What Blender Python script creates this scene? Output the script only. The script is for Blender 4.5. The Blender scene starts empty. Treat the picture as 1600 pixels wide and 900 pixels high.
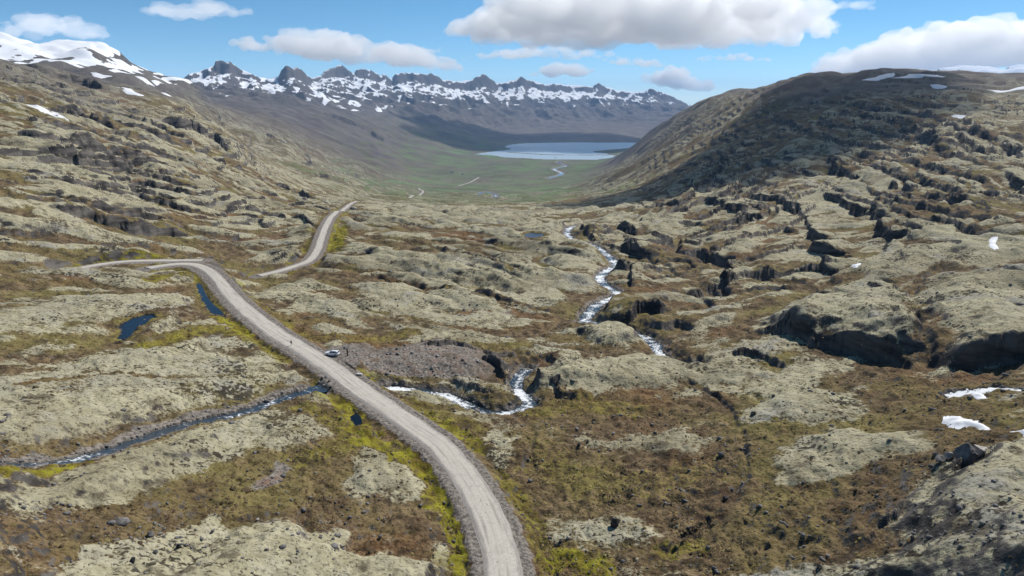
import bpy, bmesh, math, random
import numpy as np
from mathutils import Vector, Matrix, noise as mnoise

R = math.radians
random.seed(7)
rng = np.random.default_rng(11)
scene = bpy.context.scene
col = scene.collection

# ------------------------------------------------------------------ camera, sky, sun, exposure
CZ = 80.0                 # camera height above the road, metres
FPX = 1080.0              # focal length in photo pixels (1600 wide)
PITCH = 15.3              # degrees below the horizon
cam_d = bpy.data.cameras.new('camera')
cam_d.sensor_width = 36.0
cam_d.lens = 36.0 * FPX / 1600.0
cam_d.clip_start = 1.0
cam_d.clip_end = 120000.0
cam = bpy.data.objects.new('camera', cam_d)
col.objects.link(cam)
cam.location = (0, 0, CZ)
cam.rotation_euler = (R(90 - PITCH), 0, 0)
scene.camera = cam

SUN_AZ = 42.0             # degrees to the right of the view direction (+Y)
SUN_EL = 46.0
sun_dir = Vector((math.sin(R(SUN_AZ)) * math.cos(R(SUN_EL)), math.cos(R(SUN_AZ)) * math.cos(R(SUN_EL)), math.sin(R(SUN_EL))))
world = bpy.data.worlds.new('World')
scene.world = world
world.use_nodes = True
wn = world.node_tree
wn.nodes.clear()
sky = wn.nodes.new('ShaderNodeTexSky')
sky.sky_type = 'NISHITA'
sky.sun_disc = False
sky.sun_elevation = R(SUN_EL)
sky.sun_rotation = R(SUN_AZ)
sky.altitude = 3000
sky.air_density = 0.75
sky.dust_density = 0.0
sky.ozone_density = 4.0
wbg = wn.nodes.new('ShaderNodeBackground')
wbg.inputs['Strength'].default_value = 0.115
wout = wn.nodes.new('ShaderNodeOutputWorld')
whs = wn.nodes.new('ShaderNodeHueSaturation')
whs.inputs['Saturation'].default_value = 1.12
whs.inputs['Hue'].default_value = 0.485
wn.links.new(sky.outputs[0], whs.inputs['Color'])
wn.links.new(whs.outputs[0], wbg.inputs[0])
wn.links.new(wbg.outputs[0], wout.inputs[0])
sl = bpy.data.lights.new('sun', 'SUN')
sl.energy = 5.0
sl.angle = R(0.5)
sl.color = (1.0, 0.955, 0.88)
so = bpy.data.objects.new('sun', sl)
col.objects.link(so)
so.rotation_euler = sun_dir.to_track_quat('Z', 'Y').to_euler()
so.location = (0, 0, 300)
scene.view_settings.view_transform = 'Standard'
scene.view_settings.look = 'None'
scene.view_settings.exposure = 0.0
scene.view_settings.gamma = 1.0
scene.cycles.max_bounces = 20
scene.cycles.diffuse_bounces = 2
scene.cycles.glossy_bounces = 2
scene.cycles.volume_bounces = 20
scene.cycles.transparent_max_bounces = 20
scene.cycles.use_denoising = True

# ------------------------------------------------------------------ helpers: noise, pixels, tags
_p = np.random.default_rng(3).permutation(256).astype(np.int32)
PERM = np.concatenate([_p, _p])
_ang = np.random.default_rng(4).random(256) * 2 * np.pi
GX, GY = np.cos(_ang).astype(np.float32), np.sin(_ang).astype(np.float32)


def perlin(x, y, seed=0):
    x = np.asarray(x, dtype=np.float64) + seed * 37.17
    y = np.asarray(y, dtype=np.float64) + seed * 91.73
    xi = np.floor(x)
    yi = np.floor(y)
    xf = (x - xi).astype(np.float32)
    yf = (y - yi).astype(np.float32)
    xi = xi.astype(np.int64) & 255
    yi = yi.astype(np.int64) & 255
    x1 = (xi + 1) & 255
    y1 = (yi + 1) & 255
    u = xf * xf * xf * (xf * (xf * 6 - 15) + 10)
    v = yf * yf * yf * (yf * (yf * 6 - 15) + 10)
    pa, pb = PERM[xi], PERM[x1]

    def g(h, a, b):
        return GX[h] * a + GY[h] * b
    n00 = g(PERM[pa + yi], xf, yf)
    n10 = g(PERM[pb + yi], xf - 1, yf)
    n01 = g(PERM[pa + y1], xf, yf - 1)
    n11 = g(PERM[pb + y1], xf - 1, yf - 1)
    a = n00 + u * (n10 - n00)
    b = n01 + u * (n11 - n01)
    return (a + v * (b - a)) * 1.5


def fbm(x, y, octs, seed=0, gain=0.5):
    t = 0
    a = 1.0
    for k in range(octs):
        t = t + a * perlin(x * 2 ** k, y * 2 ** k, seed + k * 5)
        a *= gain
    return t


def sstep(a, b, x):
    t = np.clip((x - a) / (b - a), 0, 1)
    return t * t * (3 - 2 * t)


cp, sp = math.cos(R(PITCH)), math.sin(R(PITCH))


def pdir(u, v):
    """pixel -> (azimuth, tan of elevation)"""
    a = (u - 800.0) / FPX
    b = (450.0 - v) / FPX
    dx, dy, dz = a, cp + b * sp, -sp + b * cp
    h = math.hypot(dx, dy)
    return math.atan2(dx, dy), dz / h


def tag(o, label=None, cat=None, group=None, kind=None):
    if label:
        o['label'] = label
    if cat:
        o['category'] = cat
    if group:
        o['group'] = group
    if kind:
        o['kind'] = kind
    return o


def link(name, me, mat=None, parent=None):
    o = bpy.data.objects.new(name, me)
    col.objects.link(o)
    if mat is not None:
        me.materials.append(mat)
    if parent is not None:
        o.parent = parent
    return o


def np_mesh(name, verts, quads, smooth=True):
    me = bpy.data.meshes.new(name)
    verts = np.ascontiguousarray(verts, dtype=np.float32)
    quads = np.ascontiguousarray(quads, dtype=np.int32)
    k = quads.shape[1]
    me.vertices.add(len(verts))
    me.vertices.foreach_set('co', verts.ravel())
    me.loops.add(quads.size)
    me.loops.foreach_set('vertex_index', quads.ravel())
    me.polygons.add(len(quads))
    me.polygons.foreach_set('loop_start', np.arange(0, quads.size, k, dtype=np.int32))
    if smooth:
        me.polygons.foreach_set('use_smooth', np.ones(len(quads), dtype=bool))
    me.update(calc_edges=True)
    return me


# ------------------------------------------------------------------ base landform
# each control point: photo pixel and its horizontal distance in metres
CP = []


def cpl(u, *vr):
    for v, r in vr:
        CP.append((u, v, r))


cpl(-160, (900, 95), (600, 190), (420, 330), (300, 440), (200, 650), (128, 1000), (88, 1600), (98, 2500), (60, 4500), (80, 7000), (110, 15000), (172, 30000))
cpl(0, (900, 97), (700, 145), (600, 190), (500, 250), (420, 330), (360, 385), (300, 460), (200, 740), (128, 1150), (92, 1750), (104, 2500), (100, 3500), (78, 4500), (100, 7000), (120, 15000), (172, 30000))
cpl(100, (800, 120), (600, 190), (420, 335), (300, 500), (200, 820), (142, 1400), (114, 1900), (124, 2800), (90, 4300), (105, 7000), (125, 15000))
cpl(200, (900, 99), (700, 146), (550, 215), (480, 265), (420, 338), (400, 365), (360, 430), (300, 570), (220, 900), (170, 1400), (136, 1950), (146, 2800), (112, 4300), (120, 7000), (125, 15000), (172, 30000))
cpl(300, (800, 120), (600, 188), (420, 345), (300, 600), (240, 960), (194, 1300), (164, 1750), (168, 2100), (165, 3200), (150, 5000), (140, 7000), (137, 8700), (150, 14000))
cpl(350, (400, 400), (350, 500), (300, 690), (255, 1000), (205, 1330), (212, 1700), (215, 2300), (190, 3300), (165, 5000), (150, 7000), (136, 8700), (150, 14000))
cpl(430, (430, 350), (400, 410), (340, 560), (310, 820), (280, 1300), (255, 1900), (220, 3000), (190, 4200), (165, 6000), (148, 8000), (138, 9300), (150, 14000))
cpl(500, (900, 101), (700, 147), (600, 186), (500, 252), (420, 355), (370, 470), (340, 560), (322, 700), (305, 1050), (285, 1800), (258, 3000), (215, 4500), (178, 6000), (155, 8000), (138, 10200), (150, 15000), (172, 30000))
cpl(650, (800, 121), (600, 187), (500, 254), (420, 360), (370, 470), (340, 620), (322, 1000), (308, 2000), (290, 3700), (260, 5000), (230, 6100), (200, 7600), (165, 10000), (146, 11500), (160, 16000))
cpl(800, (900, 103), (700, 149), (600, 188), (500, 257), (420, 362), (370, 480), (340, 700), (322, 1200), (310, 2200), (300, 3300), (270, 4700), (251, 5800), (247, 6400), (226, 8300), (215, 9000), (190, 10600), (160, 12500), (150, 13200), (165, 18000), (172, 35000))
cpl(900, (600, 190), (500, 258), (420, 362), (370, 490), (340, 720), (320, 1200), (305, 2200), (285, 3600), (262, 4900), (251, 5800), (247, 6400), (226, 8300), (213, 9300), (185, 11500), (160, 13600), (155, 14200), (168, 18000))
cpl(960, (600, 190), (480, 275), (400, 400), (350, 600), (320, 1000), (300, 1700), (280, 2700), (256, 4300), (246, 5300), (246, 6400), (226, 8300), (212, 9500), (185, 12000), (160, 14500), (168, 19000))
cpl(1030, (600, 192), (480, 280), (400, 410), (350, 600), (310, 1000), (270, 1800), (232, 2900), (203, 4000), (194, 4700), (206, 5400), (232, 6600), (226, 8300), (210, 10000), (165, 15000), (170, 19000))
cpl(1090, (800, 122), (600, 192), (480, 285), (400, 420), (350, 590), (300, 950), (250, 1600), (200, 2600), (160, 3700), (174, 4800), (195, 6500), (190, 10000), (172, 15500), (175, 20000))
cpl(1200, (900, 102), (700, 148), (600, 190), (520, 238), (450, 312), (400, 402), (350, 540), (300, 780), (250, 1180), (200, 1700), (150, 2300), (131, 2650), (140, 3600), (160, 6000), (165, 15000), (172, 35000))
cpl(1320, (800, 122), (600, 190), (520, 238), (450, 312), (400, 395), (350, 520), (300, 730), (250, 1030), (200, 1400), (150, 1900), (116, 2300), (126, 3200), (145, 6000), (150, 15000))
cpl(1450, (900, 99), (700, 146), (600, 188), (500, 250), (420, 345), (350, 490), (300, 660), (250, 930), (200, 1270), (150, 1750), (112, 2350), (120, 3200), (135, 6000), (130, 13000), (172, 30000))
cpl(1600, (900, 95), (700, 143), (600, 185), (500, 245), (420, 335), (350, 470), (300, 620), (250, 880), (200, 1200), (150, 1700), (114, 2350), (120, 3200), (132, 6000), (122, 13000), (172, 30000))
cpl(1760, (900, 92), (600, 180), (420, 330), (300, 600), (200, 1150), (112, 2350), (122, 3200), (140, 6000), (140, 15000), (172, 30000))
for u in (0, 400, 800, 1200, 1600):
    th, _ = pdir(u, 500)
    for r_, z_ in ((20, 2), (55, 1)):
        CP.append(('w', th, r_, z_))
KX = 2.6
_A, _L, _T = [], [], []
for c in CP:
    if c[0] == 'w':
        _, th, r_, z_ = c
        t_ = (z_ - CZ) / r_
    else:
        th, t_ = pdir(c[0], c[1])
        r_ = c[2]
    _A.append(th * KX)
    _L.append(math.log(r_))
    # near the camera tan(elev) is steep: interpolate height above ground scaled by (r+250)
    _T.append((r_ * t_ + CZ) / (r_ + 250.0))
_A, _L, _T = map(np.array, (_A, _L, _T))


def _k(d2):
    return np.where(d2 > 1e-12, d2 * np.log(np.maximum(d2, 1e-12)), 0)


n_ = len(_A)
Kmat = _k((_A[:, None] - _A) ** 2 + (_L[:, None] - _L) ** 2) + 0.0006 * np.eye(n_)
Pm = np.stack([np.ones(n_), _A, _L], 1)
Mm = np.zeros((n_ + 3, n_ + 3))
Mm[:n_, :n_] = Kmat
Mm[:n_, n_:] = Pm
Mm[n_:, :n_] = Pm.T
W = np.linalg.solve(Mm, np.concatenate([_T, [0, 0, 0]]))
# coarse table
TH0, TH1, NT = R(-48), R(48), 385
L0, L1, NL = math.log(18), math.log(60000), 640
gt = np.linspace(TH0, TH1, NT)
gl = np.linspace(L0, L1, NL)
TAB = np.zeros((NT, NL))
for i, t in enumerate(gt):
    d2 = (t * KX - _A[None, :]) ** 2 + (np.minimum(gl, math.log(32000))[:, None] - _L[None, :]) ** 2
    TAB[i] = _k(d2) @ W[:n_] + W[n_] + W[n_ + 1] * t * KX + W[n_ + 2] * np.minimum(gl, math.log(32000))


def base_h(theta, r):
    """smooth landform height at polar position"""
    ta = np.clip(theta, TH0, TH1)
    fi = (ta - TH0) / (TH1 - TH0) * (NT - 1)
    fl = (np.clip(np.log(r), L0, L1) - L0) / (L1 - L0) * (NL - 1)
    i0 = np.clip(fi.astype(int), 0, NT - 2)
    j0 = np.clip(fl.astype(int), 0, NL - 2)
    a = fi - i0
    b = fl - j0
    val = TAB[i0, j0] * (1 - a) * (1 - b) + TAB[i0 + 1, j0] * a * (1 - b) + TAB[i0, j0 + 1] * (1 - a) * b + TAB[i0 + 1, j0 + 1] * a * b
    back = sstep(R(55), R(150), np.abs(theta))
    val = val * (1 - back)
    return val * (r + 250.0)


SEA = -424.0
_scan = np.exp(np.linspace(math.log(60), math.log(30000), 3000))


def hit(u, v):
    """world x, y, z where a photo pixel meets the smooth landform"""
    th, t = pdir(u, v)
    z = base_h(np.full(_scan.shape, th), _scan)
    above = z - (CZ + t * _scan)
    k = np.argmax(above >= 0) if (above >= 0).any() else len(_scan) - 1
    r = _scan[k]
    if k > 0:
        a0, a1 = above[k - 1], above[k]
        if a1 > a0:
            r = _scan[k - 1] + (_scan[k] - _scan[k - 1]) * (-a0) / (a1 - a0)
    r = float(r)
    return Vector((r * math.sin(th), r * math.cos(th), CZ + t * r))


def hits(pts):
    return [hit(*p) for p in pts]


def smooth_line(pts, step):
    """Catmull-Rom through 3D points, resampled at about `step` metres"""
    P = [np.array(p, dtype=float) for p in pts]
    P = [2 * P[0] - P[1]] + P + [2 * P[-1] - P[-2]]
    out = []
    for i in range(1, len(P) - 2):
        p0, p1, p2, p3 = P[i - 1:i + 3]
        n = max(2, int(np.linalg.norm(p2 - p1) / step))
        for k in range(n):
            t = k / n
            out.append(0.5 * ((2 * p1) + (-p0 + p2) * t + (2 * p0 - 5 * p1 + 4 * p2 - p3) * t * t + (-p0 + 3 * p1 - 3 * p2 + p3) * t ** 3))
    out.append(P[-2])
    return np.array(out)


# ------------------------------------------------------------------ terrain grid
def rows(segs):
    o = []
    for a, b, n in segs:
        o.append(np.exp(np.linspace(math.log(a), math.log(b), n, endpoint=False)))
    return np.concatenate(o + [[segs[-1][1]]])


RR = rows([(1, 75, 40), (75, 330, 400), (330, 900, 250), (900, 3200, 230), (3200, 8300, 180), (8300, 16500, 210), (16500, 24000, 14)])
TT = np.concatenate([np.linspace(R(-180), R(-44), 34, endpoint=False), np.linspace(R(-44), R(44), 890), np.linspace(R(44), R(180), 35)[1:]])
NR, NTH = len(RR), len(TT)
TG, RG = np.meshgrid(TT, RR, indexing='ij')
X = RG * np.sin(TG)
Y = RG * np.cos(TG)
Z = base_h(TG, RG)
CELL = np.maximum(RG * 0.00173, np.gradient(RR)[None, :] * 0.6)


def lod(wave):
    """fade detail finer than the mesh can carry"""
    return sstep(1.6, 4.0, wave / CELL).astype(np.float32)


near = 1 - sstep(900, 2500, RG)

# distance helper on a sub-window of the grid
XF, YF = X.ravel(), Y.ravel()


def window(pts, pad):
    pts = np.asarray(pts)[:, :2]
    lo = pts.min(0) - pad
    hi = pts.max(0) + pad
    m = (XF > lo[0]) & (XF < hi[0]) & (YF > lo[1]) & (YF < hi[1])
    return np.nonzero(m)[0]


def line_dist(pts, idx, cap=0):
    """distance to polyline, signed (left of travel positive), param 0..1, height along it"""
    pts = np.asarray(pts, dtype=float)
    x, y = XF[idx], YF[idx]
    best = np.full(len(idx), 1e9)
    sgn = np.zeros(len(idx))
    par = np.zeros(len(idx))
    zz = np.zeros(len(idx))
    seg = np.linalg.norm(np.diff(pts[:, :2], axis=0), axis=1)
    tot = max(seg.sum(), 1e-6)
    acc = 0
    for i in range(len(pts) - 1):
        ax, ay = pts[i, :2]
        dx, dy = pts[i + 1, 0] - ax, pts[i + 1, 1] - ay
        l2 = dx * dx + dy * dy + 1e-9
        t = np.clip(((x - ax) * dx + (y - ay) * dy) / l2, 0, 1)
        ex, ey = x - ax - t * dx, y - ay - t * dy
        d = np.sqrt(ex * ex + ey * ey)
        m = d < best
        best[m] = d[m]
        sgn[m] = np.sign(dx * (y - ay) - dy * (x - ax))[m]
        par[m] = ((acc + t * seg[i]) / tot)[m]
        zz[m] = (pts[i, 2] + t * (pts[i + 1, 2] - pts[i, 2]))[m]
        acc += seg[i]
    return best, sgn, par, zz


def poly_sd(pts, idx):
    """signed distance to polygon, positive inside"""
    pts = np.asarray(pts, dtype=float)[:, :2]
    x, y = XF[idx], YF[idx]
    best = np.full(len(idx), 1e9)
    ins = np.zeros(len(idx), dtype=bool)
    n = len(pts)
    for i in range(n):
        ax, ay = pts[i]
        bx, by = pts[(i + 1) % n]
        dx, dy = bx - ax, by - ay
        t = np.clip(((x - ax) * dx + (y - ay) * dy) / (dx * dx + dy * dy + 1e-9), 0, 1)
        best = np.minimum(best, np.hypot(x - ax - t * dx, y - ay - t * dy))
        c = ((ay > y) != (by > y)) & (x < (bx - ax) * (y - ay) / (by - ay + 1e-12) + ax)
        ins ^= c
    return np.where(ins, best, -best)


# masks carried to the material
moss = np.zeros_like(Z)
wet = np.zeros_like(Z)
grav = np.zeros_like(Z)
grass = np.zeros_like(Z)
scree = np.zeros_like(Z)
snow = np.zeros_like(Z)
red = np.zeros_like(Z)
brown = np.zeros_like(Z)

# --- rolling mounds (domain-warped billow), creases are brown, tops are moss
wx = X + 14 * perlin(X / 70, Y / 70, 1) + 5 * perlin(X / 23, Y / 23, 2)
wy = Y + 14 * perlin(X / 70, Y / 70, 3) + 5 * perlin(X / 23, Y / 23, 4)
ca, sa = math.cos(R(25)), math.sin(R(25))
ux, uy = (wx * ca + wy * sa), (-wx * sa + wy * ca)
# the grain of the land: lines read off the photograph give the run of the mounds in each part
GRAIN = [((70, 325), (310, 368), (200, 320), 0.45), ((560, 395), (830, 450), (690, 420), 0.40), ((0, 705), (480, 600), (220, 680), 0.45),
         ((1050, 465), (1330, 412), (1250, 450), 0.40), ((1405, 198), (1484, 247), (1470, 230), 0.5), ((1000, 395), (1250, 300), (1120, 320), 0.45),
         ((850, 700), (1200, 690), (1000, 740), 0.5), ((150, 150), (340, 220), (220, 180), 0.5), ((1150, 780), (1450, 690), (1350, 760), 0.5)]
_num1 = np.zeros(Z.shape, np.float32)
_num2 = np.zeros(Z.shape, np.float32)
_den = np.full(Z.shape, 1e-6, np.float32)
_LG = np.log(RG)
for k_, (p0, p1, pc, sg_) in enumerate(GRAIN):
    a_, b_, c_ = hit(*p0), hit(*p1), hit(*pc)
    an = math.atan2(b_.y - a_.y, b_.x - a_.x)
    w_ = np.exp(-(((TG - math.atan2(c_.x, c_.y)) * KX) ** 2 + (_LG - math.log(math.hypot(c_.x, c_.y))) ** 2) / (2 * sg_ ** 2)).astype(np.float32) + 1e-3
    ex_, ey_ = wx * math.cos(an) + wy * math.sin(an), -wx * math.sin(an) + wy * math.cos(an)
    _num1 += w_ * perlin(ex_ / 105, ey_ / 31, 6 + k_)
    _num2 += w_ * perlin(ex_ / 46, ey_ / 15, 306 + k_)
    _den += w_ * w_
bA = np.abs(_num1 / np.sqrt(_den))
bB = np.abs(_num2 / np.sqrt(_den))
del _num1, _num2, _den, _LG
bC = np.abs(perlin(wx / 13, wy / 11, 8))
nD = perlin(X / 5.2, Y / 5.2, 9)
nE = perlin(X / 2.1, Y / 2.1, 10)
nF = perlin(X / 1.0, Y / 1.0, 12)
fore = 1 - sstep(230, 330, RG)                      # foreground is gentler
mid = sstep(230, 360, RG) * (1 - sstep(3000, 5000, RG))
Z += (bA - 0.3) * (1.6 + 6.5 * mid) * near
Z += (bB - 0.3) * (0.9 + 2.4 * mid) * lod(18) * near
Z += (bC - 0.3) * (0.55 + 1.3 * mid) * lod(9)
gl2 = np.abs(fbm(X / 310, Y / 310, 3, 24))
farm = sstep(800, 2600, RG)
Z += farm * (gl2 - 0.42) * 30 * (1 - sstep(-250, -400, Z) * 0.92) * lod(150)
big = fbm(X / 900, Y / 900, 3, 20)
mossn = 1.0 * bA + 0.8 * bB + 0.22 * bC + 0.20 * fbm(X / 7, Y / 7, 3, 30) * fore + 0.30 * perlin(X / 170, Y / 170, 33)
far_soft = sstep(500, 1400, RG)
moss = sstep(0.20, 0.76, mossn) * (1 - far_soft) + far_soft * (0.10 + 0.56 * sstep(0.0, 0.95, mossn + 0.25 * big))
moss = moss * (1 - 0.38 * fore)

# --- lava-bed ledges on the side slopes
th_deg = np.degrees(TG)
rs = sstep(2, 11, th_deg) * sstep(235, 420, RG) * (1 - sstep(4600, 6500, RG))
lsl = sstep(-8, -20, th_deg) * sstep(330, 600, RG) * (1 - sstep(3500, 5000, RG))
lf2 = sstep(-3, -12, th_deg) * sstep(1500, 2400, RG) * (1 - sstep(5200, 7000, RG))


def terrace(h, S, sharp=0.80):
    t = h / S
    f = t - np.floor(t)
    g = np.where(f < sharp, f * 0.30 / sharp, 0.30 + 0.70 * sstep(sharp, 1.0, f))
    return S * (g - f)


hs = Z * 0.55 + 0.085 * X - 0.008 * Y + 7 * perlin(X / 120, Y / 160, 40) + 2.0 * perlin(X / 34, Y / 45, 41) + 0.8 * perlin(X / 11, Y / 13, 47)
mk = sstep(-0.12, 0.30, perlin(X / 170, Y / 210, 42) + 0.35 * perlin(X / 48, Y / 60, 43))
Z += rs * mk * terrace(hs, 10.0, 0.92) * 1.0 * lod(26)
Z += rs * sstep(-0.05, 0.3, perlin(X / 90, Y / 120, 44)) * terrace(hs * 1.3 + 5, 4.5, 0.88) * 0.9 * lod(17)
hq = Z * 0.35 + 0.045 * X - 0.05 * Y + 6 * perlin(X / 140, Y / 140, 51) + 1.6 * perlin(X / 30, Y / 30, 52) + 0.7 * perlin(X / 12, Y / 12, 53)
Z += rs * sstep(0.0, 0.3, perlin(X / 130, Y / 180, 54) + 0.3 * perlin(X / 40, Y / 50, 55)) * terrace(hq, 6.0, 0.9) * 1.0 * lod(20)
hl = Z * 0.9 - 0.03 * X + 9 * perlin(X / 150, Y / 150, 45) + 3.5 * perlin(X / 45, Y / 45, 48) + 1.2 * perlin(X / 15, Y / 15, 50)
mkl = sstep(0.0, 0.38, perlin(X / 220, Y / 260, 46) + 0.4 * perlin(X / 60, Y / 70, 49))
Z += (lsl + lf2 * 0.9) * mkl * terrace(hl, 13.0, 0.91) * 1.0 * lod(28)
Z += (lsl + lf2 * 0.6) * sstep(0.02, 0.32, perlin(X / 110, Y / 120, 56) + 0.3 * perlin(X / 36, Y / 40, 57)) * terrace(hl * 0.8 + 3 + 6 * perlin(X / 65, Y / 75, 58) + 2.5 * perlin(X / 24, Y / 26, 59), 7.0, 0.90) * 0.7 * lod(17)

# --- distant range: skyline read off the photograph, distance from the far shore
SK = [(255, 122), (285, 123), (300, 117), (318, 108), (334, 104), (337, 97), (348, 96), (361, 98), (366, 104), (380, 110), (395, 116), (405, 121), (420, 123),
      (435, 120), (440, 110), (447, 104), (455, 106), (463, 106), (472, 109), (479, 117), (487, 122), (500, 120), (507, 111), (519, 107), (534, 102), (545, 110),
      (552, 117), (558, 110), (566, 108), (580, 111), (588, 117), (600, 117), (612, 123), (618, 116), (630, 114), (655, 115), (682, 118), (692, 124), (710, 127),
      (735, 126), (745, 119), (755, 117), (765, 122), (776, 130), (790, 129), (805, 124), (815, 120), (825, 125), (840, 128), (852, 132), (865, 130), (880, 133),
      (905, 133), (925, 136), (935, 130), (945, 135), (960, 141), (985, 143), (1003, 143), (1018, 138), (1030, 142), (1050, 150), (1066, 158), (1082, 167), (1130, 178)]
RCu = [(230, 8500), (340, 8800), (460, 9000), (525, 11000), (650, 11600), (800, 13200), (950, 14600), (1080, 15400), (1140, 15600)]
skt = np.array([pdir(u, v)[0] for u, v in SK])
skT = np.array([pdir(u, v - max(0, 118 + (u - 500) * 0.03 - v) * 0.12)[1] for u, v in SK])
rct = np.array([pdir(u, 130)[0] for u, _ in RCu])
rcr = np.array([r for _, r in RCu])


def mountain(TGl, RGl, Zl, Xl, Yl):
    Rc0 = np.interp(TGl, rct, rcr)
    back = np.clip((Rc0 - RGl) / 3000.0, -1.5, 1.5)
    tw = TGl + 0.016 * perlin(Xl / 700, Yl / 700, 60) * np.clip(np.abs(back), 0, 1) + 0.006 * perlin(Xl / 240, Yl / 240, 61) * np.clip(np.abs(back) * 2, 0, 1)
    Rc = np.interp(tw, rct, rcr) + 160 * perlin(tw * 60, tw * 0 + 3.3, 62)
    Tc = np.interp(tw, skt, skT) + 0.0003 * perlin(tw * 420, tw * 0 + 1.7, 63)
    want = CZ + Rc * Tc
    zb = base_h(tw, Rc)
    R0 = Rc - 3300.0
    s = (RGl - R0) / (Rc - R0)
    w = np.where(s < 1, 0.30 * np.clip(s, 0, 1) ** 1.4 + 0.36 * np.clip(s, 0, 1) ** 4 + 0.34 * sstep(0.93, 1.0, s), 1 - 0.5 * np.clip((s - 1) / 0.35, 0, 1) - 0.5 * np.clip((s - 1.3) / 0.8, 0, 1))
    side = sstep(skt[0] - 0.03, skt[0], TGl) * (1 - sstep(skt[-1], skt[-1] + 0.03, TGl))
    add = (want - zb) * w * side
    rid = 1 - np.abs(fbm(Xl / 520, Yl / 760, 4, 64))
    jag = 1 - np.abs(perlin(Xl / 110, Yl / 150, 65))
    add = add + side * sstep(0.80, 0.97, s) * (1 - sstep(1.0, 1.15, s)) * ((jag - 0.75) * 20 + 8 * perlin(Xl / 42, Yl / 60, 66))
    mid_ = np.clip(s, 0, 1) * np.clip(1 - s, 0, 1) * 4 * (s < 1)
    add = add + side * mid_ * (rid - 0.62) * 150
    add = add + side * sstep(0.05, 0.5, s) * perlin(Xl / 95, Yl / 95, 68) * 13 * (1 - sstep(0.96, 1.0, s) * 0.6)
    prom = np.interp(tw, skt, skT - np.interp(skt, gt, np.convolve(np.interp(gt, skt, skT), np.ones(17) / 17, 'same')))
    crag = sstep(0.0002, 0.0022, prom) * sstep(0.70, 0.86, s + 0.12 * perlin(Xl / 160, Yl / 160, 69)) * side
    pyr = np.exp(-((TGl - pdir(463, 120)[0]) / 0.018) ** 2) * sstep(0.35, 0.6, s + 0.15 * perlin(Xl / 200, Yl / 200, 67)) * side
    return add, np.maximum(crag, pyr), rid


mm = np.nonzero((RG.ravel() > 5000) & (np.abs(TG.ravel()) < R(47)))[0]
add, ms, rid = mountain(TG.ravel()[mm], RG.ravel()[mm], Z.ravel()[mm], XF[mm], YF[mm])
Zf = Z.ravel()
cragf = np.zeros(Z.size)
cragf[mm] = ms
Zf[mm] += add
Z = Zf.reshape(Z.shape)
# left snow plateau and the small far-right massif
for sk, rc, dep in (([(-160, 40), (-60, 45), (0, 52), (30, 60), (60, 68), (100, 66), (140, 62), (166, 66), (186, 78), (204, 96), (230, 109), (262, 121), (290, 124)], 4500.0, 1300.0),
                    ([(1440, 118), (1462, 114), (1466, 107), (1500, 103), (1530, 102), (1556, 105), (1566, 108), (1580, 103), (1610, 100), (1660, 99), (1740, 104)], 13000.0, 1500.0)):
    st = np.array([pdir(u, v)[0] for u, v in sk])
    sT = np.array([pdir(u, v)[1] for u, v in sk])
    i = np.nonzero((RG.ravel() > rc - dep) & (RG.ravel() < rc * 1.6) & (TG.ravel() > st[0] - 0.05) & (TG.ravel() < st[-1] + 0.05))[0]
    t_, r_ = TG.ravel()[i], RG.ravel()[i]
    want = CZ + rc * np.interp(t_ + 0.012 * perlin(XF[i] / 300, YF[i] / 300, 70) * np.clip((rc - r_) / dep, 0, 1), st, sT)
    zb = base_h(t_, np.full_like(t_, rc))
    s = (r_ - (rc - dep)) / dep
    w = np.where(s < 1, 0.35 * np.clip(s, 0, 1) ** 1.5 + 0.65 * sstep(0.55, 1.0, s), 1 - np.clip((s - 1) / 1.5, 0, 1))
    side = sstep(st[0] - 0.04, st[0], t_) * (1 - sstep(st[-1], st[-1] + 0.03, t_))
    Zf[i] += (want - zb) * w * side + side * np.clip(s * (1 - s) * 4, 0, 1) * 30 * perlin(XF[i] / 260, YF[i] / 260, 71)
Z = Zf.reshape(Z.shape)

# --- fjord basin
def sea(u, v):
    th, t = pdir(u, v)
    r = (SEA - CZ) / t
    return Vector((r * math.sin(th), r * math.cos(th), SEA))


fj = [sea(*p) for p in [(742, 241), (775, 236.5), (800, 233.5), (785, 228.5), (820, 223.5), (900, 222.5), (985, 223), (1100, 223.5), (1100, 228), (985, 231.5), (958, 233.5), (925, 236.5), (945, 240), (962, 244), (935, 250), (850, 249), (790, 245.5)]]
idx = window(fj, 3500)
sd = poly_sd(fj, idx)
sd = sd + 45 * perlin(XF[idx] / 300, YF[idx] / 300, 72) + 20 * perlin(XF[idx] / 90, YF[idx] / 90, 73)
sd = np.where(base_h(np.arctan2(XF[idx], YF[idx]), np.hypot(XF[idx], YF[idx])) > SEA + 130, np.minimum(sd, -460), sd)
k = sstep(-450, -10, sd)
Zf = Z.ravel()
Zf[idx] = np.where(sd > 0, SEA - 2 - np.clip(sd * 0.02, 0, 12), np.maximum(Zf[idx] * (1 - k) + (SEA + 1.5 + np.clip(-sd * 0.02, 0, 14)) * k, SEA + 1.5))
# a low gravel spit across the water
sp_ = smooth_line([sea(795, 238), sea(850, 241.5), (sea(900, 242.5)), sea(955, 242)], 60)
i2 = window(sp_, 300)
d, _, _, _ = line_dist(sp_, i2)
Zf[i2] = np.where(d < 32, np.maximum(Zf[i2], SEA + 2.0), Zf[i2])
# everywhere else dry land stays above the sea
far_ = (RG.ravel() > 2500)
dry = np.ones(len(Zf), bool)
dry[idx[sd > 0]] = False
m_ = far_ & dry
Zf[m_] = np.maximum(Zf[m_], SEA + 1.5)
Z = Zf.reshape(Z.shape)


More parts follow.
